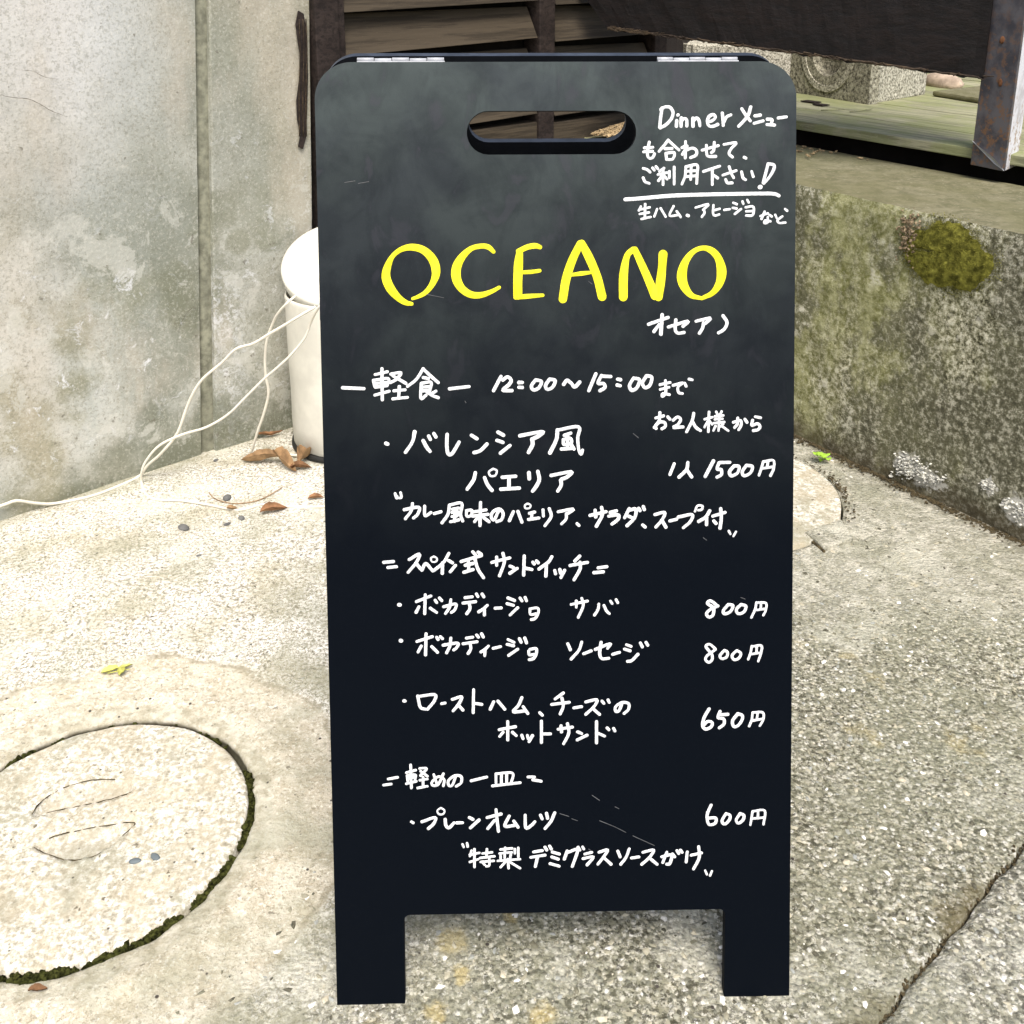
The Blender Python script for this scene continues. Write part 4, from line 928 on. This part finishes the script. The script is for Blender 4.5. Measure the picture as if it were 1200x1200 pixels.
write(560,640,6,22, '366,440 420,436 424,472 402,508 376,516;366,446 370,480 408,476;655,410 770,386;692,386 692,430;730,366 740,420 706,500;850,406 844,446 820,484;886,416 904,454 924,474;932,386 944,404;972,376 984,398', 'white handwritten second dish, right part')
write(450,730,6,24, '117,124,30 122,125,30;232,130 340,96;296,76 292,224;262,162 240,204;336,166 376,206;370,100 380,116;396,96 412,110;416,156 518,142 510,174 490,190;470,106 464,160 440,210;580,106 624,100;556,146 654,132;606,146 610,180 592,214;652,84 664,100;686,76 698,98;734,162 710,186 682,204;710,186 708,230;768,178 820,166;872,116 914,136;866,150 910,160;876,228 940,184;952,110 964,134;990,106 1002,140;1026,186 1070,180 1070,216 1050,250 1022,258;1018,196 1022,224 1054,220', 'white handwritten third dish, left part')
write(620,690,6,24, '272,386 290,428;370,374 350,432 296,494;384,456 436,436;466,426 570,386 552,418;506,376 496,450 512,490 560,488;588,460 636,446;684,392 716,404;672,424 710,436;692,510 722,504 765,460;782,380 796,408;822,376 834,396', 'white handwritten third dish, right part')
write(800,690,6.667,27, '270,132 218,94 192,114 240,150 236,204 206,222 186,196 214,162 276,134;356,122 318,170 326,194 370,180 394,132 356,122;456,122 420,160 434,194 478,180 494,136 456,122', 'white handwritten price 800 of the second dish')
write(800,690,6.667,22, '576,106 566,160 536,225;580,108 650,112 648,170 630,206;612,110 610,150;576,166 640,156', 'white handwritten yen character of the second dish')
write(800,690,6.667,25, '256,470 212,434 182,452 226,510 230,552 204,574 178,552 196,518 256,474;326,480 292,520 306,546 342,534 350,496 326,480;422,482 386,520 402,554 440,540 454,502 422,482', 'white handwritten price 800 of the third dish')
write(800,690,6.667,22, '540,446 530,500 512,550;546,450 614,444 612,500 590,566;578,452 576,494;536,510 600,500', 'white handwritten yen character of the third dish')
write(800,690,6.667,28, '206,938 166,1010 156,1070 180,1096 222,1078 230,1045 196,1036 166,1062;292,958 276,1006 320,1016 322,1056 286,1086;300,984 352,980;430,976 390,1030 398,1074 432,1068 464,1022 464,988 430,976', 'white handwritten price 650')
write(800,690,6.667,22, '546,966 540,1020 520,1072;550,966 624,966 630,1020 602,1070;586,968 580,1014;542,1030 620,1016', 'white handwritten yen character after 650')
write(460,800,4,16, '54,85,20 58,86,20;118,62 130,114 154,124;124,64 198,56 195,86 164,124;230,98 246,95;280,78 324,66 310,100 284,132;308,104 330,128;380,32 378,140;382,96 418,102;474,90 458,124;494,86 526,124;606,70 590,106 566,136 620,132;612,112 634,144;690,140 702,152;800,48 762,76;746,102 828,92;794,72 800,110 786,146;850,118 886,112;906,90 958,80 944,112 906,148;940,122 970,148;982,86 990,96;1010,80 1016,92;1076,96 1062,130 1046,134 1046,112 1076,93 1106,98 1106,125 1086,144;500,220 576,206;540,182 540,268;518,232 502,252;562,232 580,248;606,246 612,262;632,246 636,262;656,248 640,276;698,180 698,280;702,240 740,240;776,218 842,208;790,202 792,230;820,192 826,236 802,286;868,230 886,238;866,268 912,246;956,182 956,282;960,236 994,250;1006,212 1014,220;1036,214 1042,226', 'white handwritten fourth dish in two lines')
write(430,890,4.8,19, '120,110 172,100;94,144 136,138;586,120 674,98;906,98 942,98;934,114 980,122', 'white handwritten dashes of the last section heading')
write(430,890,4.8,17, '222,74 274,60;246,30 250,160;226,90 230,120;226,92 272,86 270,116;230,106 268,100;222,136 278,122;296,50 336,50 302,90;302,66 340,94;298,116 340,110;316,100 316,150;286,160 340,150;376,84 396,144;430,80 402,138 372,146 366,126 402,96 434,112 430,148;500,92 480,144 460,144 460,116 496,90 530,96 530,130 502,150;726,80 726,134;726,80 818,76 812,130;756,82 756,134;786,80 786,130;706,148 862,130', 'white handwritten heading of the last section')
write(430,890,4.8,20, '250,350 260,356;310,350 384,326 376,360 346,388;440,336 444,370 462,384 490,356;506,356 538,355;576,326 596,336;582,384 630,340;676,326 754,306;726,282 732,340 740,404;718,342 680,388;800,318 776,374 830,370;826,346 850,380;890,312 894,384 925,370 944,350;976,312 986,334;1010,302 1016,330;1056,300 1036,346 1002,388', 'white handwritten omelette line')
write(430,890,4.8,12, '416,272 436,286 430,306 406,308 396,288 416,272', 'small white ring mark on the omelette line')
write(520,930,3,12, '940,40 926,75 932,108 954,104 956,86 932,86;992,70 978,96 988,107 1004,92 1006,76 992,70;1042,70 1028,92 1036,104 1052,92 1055,76 1042,70', 'white handwritten price 600')
write(520,930,3,9.5, '1086,62 1078,110;1086,62 1128,60 1124,108;1105,62 1104,85;1082,88 1124,84', 'white handwritten yen character after 600')
write(520,930,3,10, '66,178 70,188;82,174 84,186;98,200 92,220;92,215 125,208;108,195 108,258;92,240 122,230;136,210 170,206;152,195 150,224;128,226 178,220;130,240 176,236;160,226 160,252 150,255;138,243 144,250;200,196 240,192;196,210 240,206;216,190 214,226;200,214 200,228;236,212 234,225;250,195 250,210;262,190 262,222;190,236 268,230;225,230 200,258;226,240 228,262;232,240 268,262', 'white handwritten last line, first two characters')
write(520,930,3,12, '316,205 346,200;306,224 356,216;330,222 322,256;356,188 362,198;372,184 378,194;382,205 406,212;380,222 402,230;374,246 406,255;434,202 424,230;438,206 470,198 452,256;472,188 478,198;488,187 492,194;496,212 520,206;490,228 526,222 504,250;546,206 576,198 560,225 542,248;566,228 588,248;612,202 620,222;652,194 640,225 622,248;660,226 686,222;700,206 738,198 722,225 696,248;726,228 750,248;766,222 800,216 795,245 784,248;784,206 770,242;804,212 812,222;820,200 826,210;832,198 838,206;856,204 852,240;870,216 906,208;896,186 898,225 878,265;919,270,9 925,284,9;943,272,9 936,288,9', 'white handwritten last line naming the sauce')
write(520,930,3,2.6, '522,6 548,24;602,46 616,53;408,70 440,80;450,88 470,95;548,95 600,116 640,136;665,148 740,182', 'faint grey scratches low on the board', 'scratch')
write(0,0,1,1.1, '404,214 416,212;420,215 432,213;742,508 748,513;500,345 520,349;868,700 873,702;690,330 694,333;545,470 546,472;824,630 828,633;690,995 694,998', 'tiny pale scuffs on the board', 'scratch')

# ------------------------------------------------------------ white bucket behind the board
bc_ = V3(-.353, 2.022, 0); rb = .116
bk = thing('lidded_bucket', tuple(bc_), 'white plastic drum with a tilted round lid, half hidden behind the menu board', 'bucket')
def lathe(prof, c, n=64, R=None):
    V, Fc = [], []
    for (r, z) in prof:
        for k in range(n):
            a = 2*math.pi*k/n; p = V3(r*math.cos(a), r*math.sin(a), z); p = R@p if R is not None else p; V.append(c+p)
    for i in range(len(prof)-1):
        for k in range(n): Fc.append((i*n+k, i*n+(k+1) % n, (i+1)*n+(k+1) % n, (i+1)*n+k))
    Fc.append(tuple(range(n))[::-1]); Fc.append(tuple((len(prof)-1)*n+k for k in range(n))); return V, Fc
V, Fc = lathe([(rb-.004, .010), (rb, .014), (rb+.001, .06), (rb, .12), (rb+.001, .2), (rb+.001, .33), (rb+.001, .335), (rb, .338), (rb-.003, .339), (rb-.005, .31), (rb-.03, .30)], bc_)
mobj('drum', V, Fc, M['plastic'], bk, smooth=True)
V, Fc = lathe([(rb+.002, 0), (rb+.005, .003), (rb+.004, .010), (rb-.003, .012)], bc_); mobj('base_ring', V, Fc, M['drum_black'], bk, smooth=True)  # near-black ring round the foot of the drum
ta = math.radians(27); Rt = np.array([[1,0,0],[0,math.cos(ta),-math.sin(ta)],[0,math.sin(ta),math.cos(ta)]])
# tilt towards viewer
lc = V3(-.348, 2.03, .398); rl = .128
V, Fc = lathe([(rl-.014, -.034), (rl-.004, -.034), (rl-.002, -.030), (rl+.001, -.006), (rl-.001, .0), (rl-.006, .002), (rl-.02, .001), (rl-.05, .004), (.03, .006)], lc, 72, Rt)
mobj('lid', V, Fc, M['plastic'], bk, smooth=True)
V, Fc = lathe([(.03, .0), (.03, .006), (.028, .009), (.01, .010)], lc+Rt@V3(-.012, -.055, .004), 40, Rt); mobj('lid_boss', V, Fc, M['plastic2'], bk, smooth=True)
V, Fc = lathe([(.088, -.085), (.095, -.08), (.10, -.02), (.09, -.005)], lc, 40, Rt*.9); mobj('lid_gap_shade', V, Fc, M['drum_black'], bk, smooth=True)  # black shape put in for the dark gap under the lid

# ------------------------------------------------------------ cords
def cord(path, r, lab, sub=5):
    """path entries: (px,py[,depth]) ; depth None -> on ground / against wall ; 'i' -> interpolate"""
    pts = []; D = []
    for q in path:
        x, y = 0+q[0]/3, 300+q[1]/3
        g_ = gz(x, y, r); wl_ = LW(x, y, r+.007); dg, dw_ = depth(g_), depth(wl_)
        m = q[2] if len(q) > 2 else None
        if m is None: D.append(min(dg, dw_))
        elif m == 'i': D.append(None)
        else: D.append(m)
        pts.append((x, y))
    idx = [i for i, d in enumerate(D) if d is not None]
    D = [D[i] if D[i] is not None else float(np.interp(i, idx, [D[j] for j in idx])) for i in range(len(D))]
    P = spline([dp(x, y, d) for (x, y), d in zip(pts, D)], sub)
    tv, tf = tube(P, r, 10); o = mobj('cord', tv, tf, M['cord'], smooth=True, loc=tuple(P[0])); return tag(o, lab, 'cord', 'white cords from the drum')
cord([(1040,140,1.98),(1010,165,1.97),(975,205,'i'),(958,240,'i'),(940,290,'i'),(932,350,'i'),(934,420,'i'),(944,480,'i'),(930,545,'i'),(908,610,'i'),(893,660,'i'),(882,695)], .0027, 'white cord dropping steeply from under the drum lid to the dry leaves')
cord([(1110,178,1.88),(1060,207,1.88),(1000,243,'i'),(945,275,'i'),(890,308,'i'),(830,327,'i'),(780,375,'i'),(712,433,'i'),(675,490,'i'),(652,545,'i'),(622,625,'i'),(565,695,'i'),(520,735,'i'),(488,775),(430,803),(340,838),(260,858),(180,871),(120,868),(60,860),(20,872),(-30,890)], .0028, 'thicker white cord hanging to the left wall foot and running off left')
cord([(1125,175,1.86),(1106,205,1.88),(1090,240,1.90),(1070,290,'i'),(1020,350,'i'),(975,392,'i'),(925,435,'i'),(860,500,'i'),(800,558,'i'),(725,602,'i'),(640,628,'i'),(562,665,'i'),(515,718,'i'),(498,760,'i'),(498,800),(512,835),(550,856),(640,860),(740,876),(800,888),(850,892),(930,872),(1000,880),(1080,882),(1160,880)], .0024, 'thin white cord looping down and back along the ground towards the board')
cord([(875,707),(900,702),(960,697),(1010,698),(1060,703)], .0030, 'short piece of white cord lying under the dry leaves')

# ------------------------------------------------------------ leaves, twig, pebbles, weeds
def leaf(px, py, L, Wd, yaw, curl, mat, lab, name='leaf', lift=.004, cat='leaf', roll=0):
    c = gz(px, py, .0); V, Fc = [], []; n, m = 12, 6; ca, sa = math.cos(yaw), math.sin(yaw)
    for i in range(n+1):
        t_ = i/n; wv = Wd*math.sin(math.pi*min(1, t_*1.02))**.8*(1-.25*t_)+.0004; wv *= 1+.15*noise.noise(Vector((i*.9, px, 0)))
        for j in range(m+1):
            s = j/m*2-1; x = (t_-.5)*L; y = s*wv/2
            z = curl*(s*s)*wv*1.2+L*.25*curl*math.sin(t_*math.pi*1.3+px)*.6+abs(.5-t_)*L*.25*curl+roll*y
            z += .0012*noise.noise(Vector((x*300, y*300, px)))-.0008*(abs(s) < .1)
            V.append(V3(c[0]+x*ca-y*sa, c[1]+x*sa+y*ca, lift+z))
    zmin = min(v[2] for v in V); V = [v+UP*(.0015+c[2]+.002-zmin) for v in V]
    for i in range(n):
        for j in range(m): a = i*(m+1)+j; Fc.append((a, a+1, a+m+2, a+m+1))
    k = len(V); V += [v-UP*.0006 for v in V]; Fc += [tuple(q+k for q in f_[::-1]) for f_ in Fc]
    o = mobj(name, V, Fc, mat, smooth=True, loc=tuple(c)); return tag(o, lab, cat)
leaf(306, 543, .085, .030, -.15, .55, M['leaf'], 'curled brown leaf, leftmost of those by the drum foot')
leaf(334, 548, .080, .026, -.75, .75, M['leaf'], 'rolled tan leaf pointing down right by the drum foot')
leaf(358, 541, .055, .026, 1.2, .9, M['leaf'], 'crumpled tan leaf nearest the drum, close to the board edge')
leaf(352, 551, .045, .018, .2, .5, M['leaf2'], 'dark crumpled leaf in front of the drum')
leaf(316, 512, .060, .012, .5, .4, M['leaf2'], 'thin brown leaf lying against the wall foot left of the drum')
leaf(321, 601, .052, .026, .5, .4, M['leaf2'], 'reddish brown leaf by the thin cord in front of the drum')
leaf(272, 599, .020, .012, .1, .4, M['leaf'], 'tiny tan leaf scrap under the thin cord')
leaf(370, 586, .030, .014, .1, .4, M['leaf2'], 'small orange brown leaf scrap touching the left edge of the board')
leaf(45, 1164, .018, .008, .2, .4, M['leaf2'], 'tiny red leaf scrap below the left manhole cover')
sprig = thing('leaf_sprig', tuple(gz(140, 788)), 'yellow green fallen sprig of three leaves above the left manhole cover', 'sprig')
for (x, y, L, Wd, yw) in ((130, 789, .026, .014, .3), (143, 790, .016, .012, 1.5), (148, 784, .018, .006, .3)):
    o = leaf(x, y, L, Wd, yw, .3, M['yellowgreen'], None, 'leaflet', cat=None); o.parent = sprig; o.location = o.location-sprig.location
V, Fc = tube(spline([gz(126, 789, .004), gz(140, 786, .006), gz(152, 784, .005)], 4), .0008, 5); mobj('stalk', V, Fc, M['yellowgreen'], sprig)
weed = thing('weed', tuple(gz(961, 541)), 'bright green clover-like weed sprouting at the edge of the half hidden round cover', 'weed')
wc = gz(961, 541)
for k in range(9):
    a = k*2.4; r = .006+.009*(k % 3)/2; h = .012+.010*((k*7) % 5)/4; p = wc+V3(r*math.cos(a), r*math.sin(a), h)
    V, Fc = [], []; i0 = len(V); V.append(p)
    for q in range(9):
        b = 2*math.pi*q/8; V.append(p+V3(.0075*math.cos(b), .006*math.sin(b), .002*math.cos(b*2)))
    Fc = [(0, q+1, (q+1) % 8+1) for q in range(8)]; mobj('leaflet', V[:9], Fc, M['green'], weed)
    tv, tf = tube([wc, (wc+p)/2+V3(0, 0, .002), p], .0006, 4); mobj('stem', tv, tf, M['green'], weed)
V, Fc = [], []
for _ in range(150):
    a = rng.choice([rng.uniform(-.9, .75), rng.normal(.12, .16)]); r = M2R+.006+abs(rng.normal(0, .008)); p = (M2[0]+r*math.cos(a), M2[1]+r*math.sin(a), .002)
    blob(V, Fc, p, rng.uniform(.0008, .0026), 1, .4, (1.2, 1, .5))
tag(mobj('cover_rim_dirt', V, Fc, M['soil']), 'brown crumbs round the rim of the half hidden round cover', 'dirt', kind='stuff')
for (path, lab) in (([(245,577),(250,583),(262,588),(280,590),(300,587),(316,580),(331,571)], 'thin bent twig on the ground below the drum'),):
    tv, tf = tube(spline([gz(x, y, .002) for x, y in path], 4), .0009, 6); tag(mobj('twig', tv, tf, M['leaf'], smooth=True, loc=tuple(gz(*path[0]))), lab, 'twig')
dk_ = plain('dark_pebble', (.12,.12,.115), .8, .3, 60, .3)
for (x, y, r, lab) in ((215,618,.0105,'large dark pebble set in the pale ground left of the board'), (266,583,.0095,'dark pebble beside the twig below the drum'), (283,607,.007,'dark pebble left of the reddish leaf'), (266,614,.0055,'small dark pebble between two larger ones left of the board'), (206,538,.006,'small dark pebble close to the left wall foot'), (253,539,.005,'dark pebble under the wall joint'), (353,651,.0045,'small dark pebble closest to the left edge of the board'), (233,651,.004,'small dark pebble below the large one left of the board')):
    V, Fc = [], []; blob(V, Fc, gz(x, y, .0015), r, 2, .07, (1.3, .85, .3)); tag(mobj('pebble', V, Fc, dk_, smooth=True, loc=tuple(gz(x, y))), lab, 'pebble', 'dark pebbles on the pale ground')
bl_ = plain('blue_grey_pebble', (.13,.155,.165), .7, .2, 60, .3)
for (x, y, lab) in ((158, 1009, 'blue grey pebble in the left manhole cover, left of two'), (182, 1004, 'blue grey pebble in the left manhole cover, right of two')):
    V, Fc = [], []; blob(V, Fc, gz(x, y, -.001), .006, 2, .07, (.7, 1.2, .35)); tag(mobj('pebble', V, Fc, bl_, smooth=True, loc=tuple(gz(x, y))), lab, 'pebble')
# broken L-shaped lip near the round cover
A, B, C3 = gz(943, 627), gz(966, 646), gz(1000, 634)
V, Fc = [], []
P = [A, B, C3, gz(985, 612)]
o = box('cement_patch', [q-UP*.01 for q in P], UP*.0175, M['ground'], None, .0025, loc=tuple(A)); rough(o, 5, .0012, 60)
tag(o, 'broken raised corner of cement in front of the half hidden round cover', 'cement patch')
V, Fc = [], []
for s in np.linspace(0, 1, 60):
    p = A+(B-A)*s; blob(V, Fc, p+V3(-.001, -.003, .001), rng.uniform(.0015, .003), 1, .4)
tag(mobj('crack_dirt', V, Fc, M['soil']), 'black dirt in the broken edge of the cement patch', 'dirt', kind='stuff')
# moss in the slab joint
V, Fc = [], []
for s in np.linspace(-.1, .75, 1500):
    p = J0+jd*s; k = noise.noise(Vector((s*9, 0, 0)))
    if rng.random() > .45+.5*k+(.35 if s > .15 else 0): continue
    off_ = -jside(p[0], p[1])+rng.normal(0, .0035+(.012*max(0, s-.2))); q = p+jn*off_
    blob(V, Fc, (q[0], q[1], -.004+rng.uniform(-.004, .004)), rng.uniform(.0007, .0022), 1, .5)
tag(mobj('joint_moss', V, Fc, M['soil']), 'dirt and moss in the joint of the lower right slab', 'dirt', kind='stuff')
print('objects', len(S.objects))
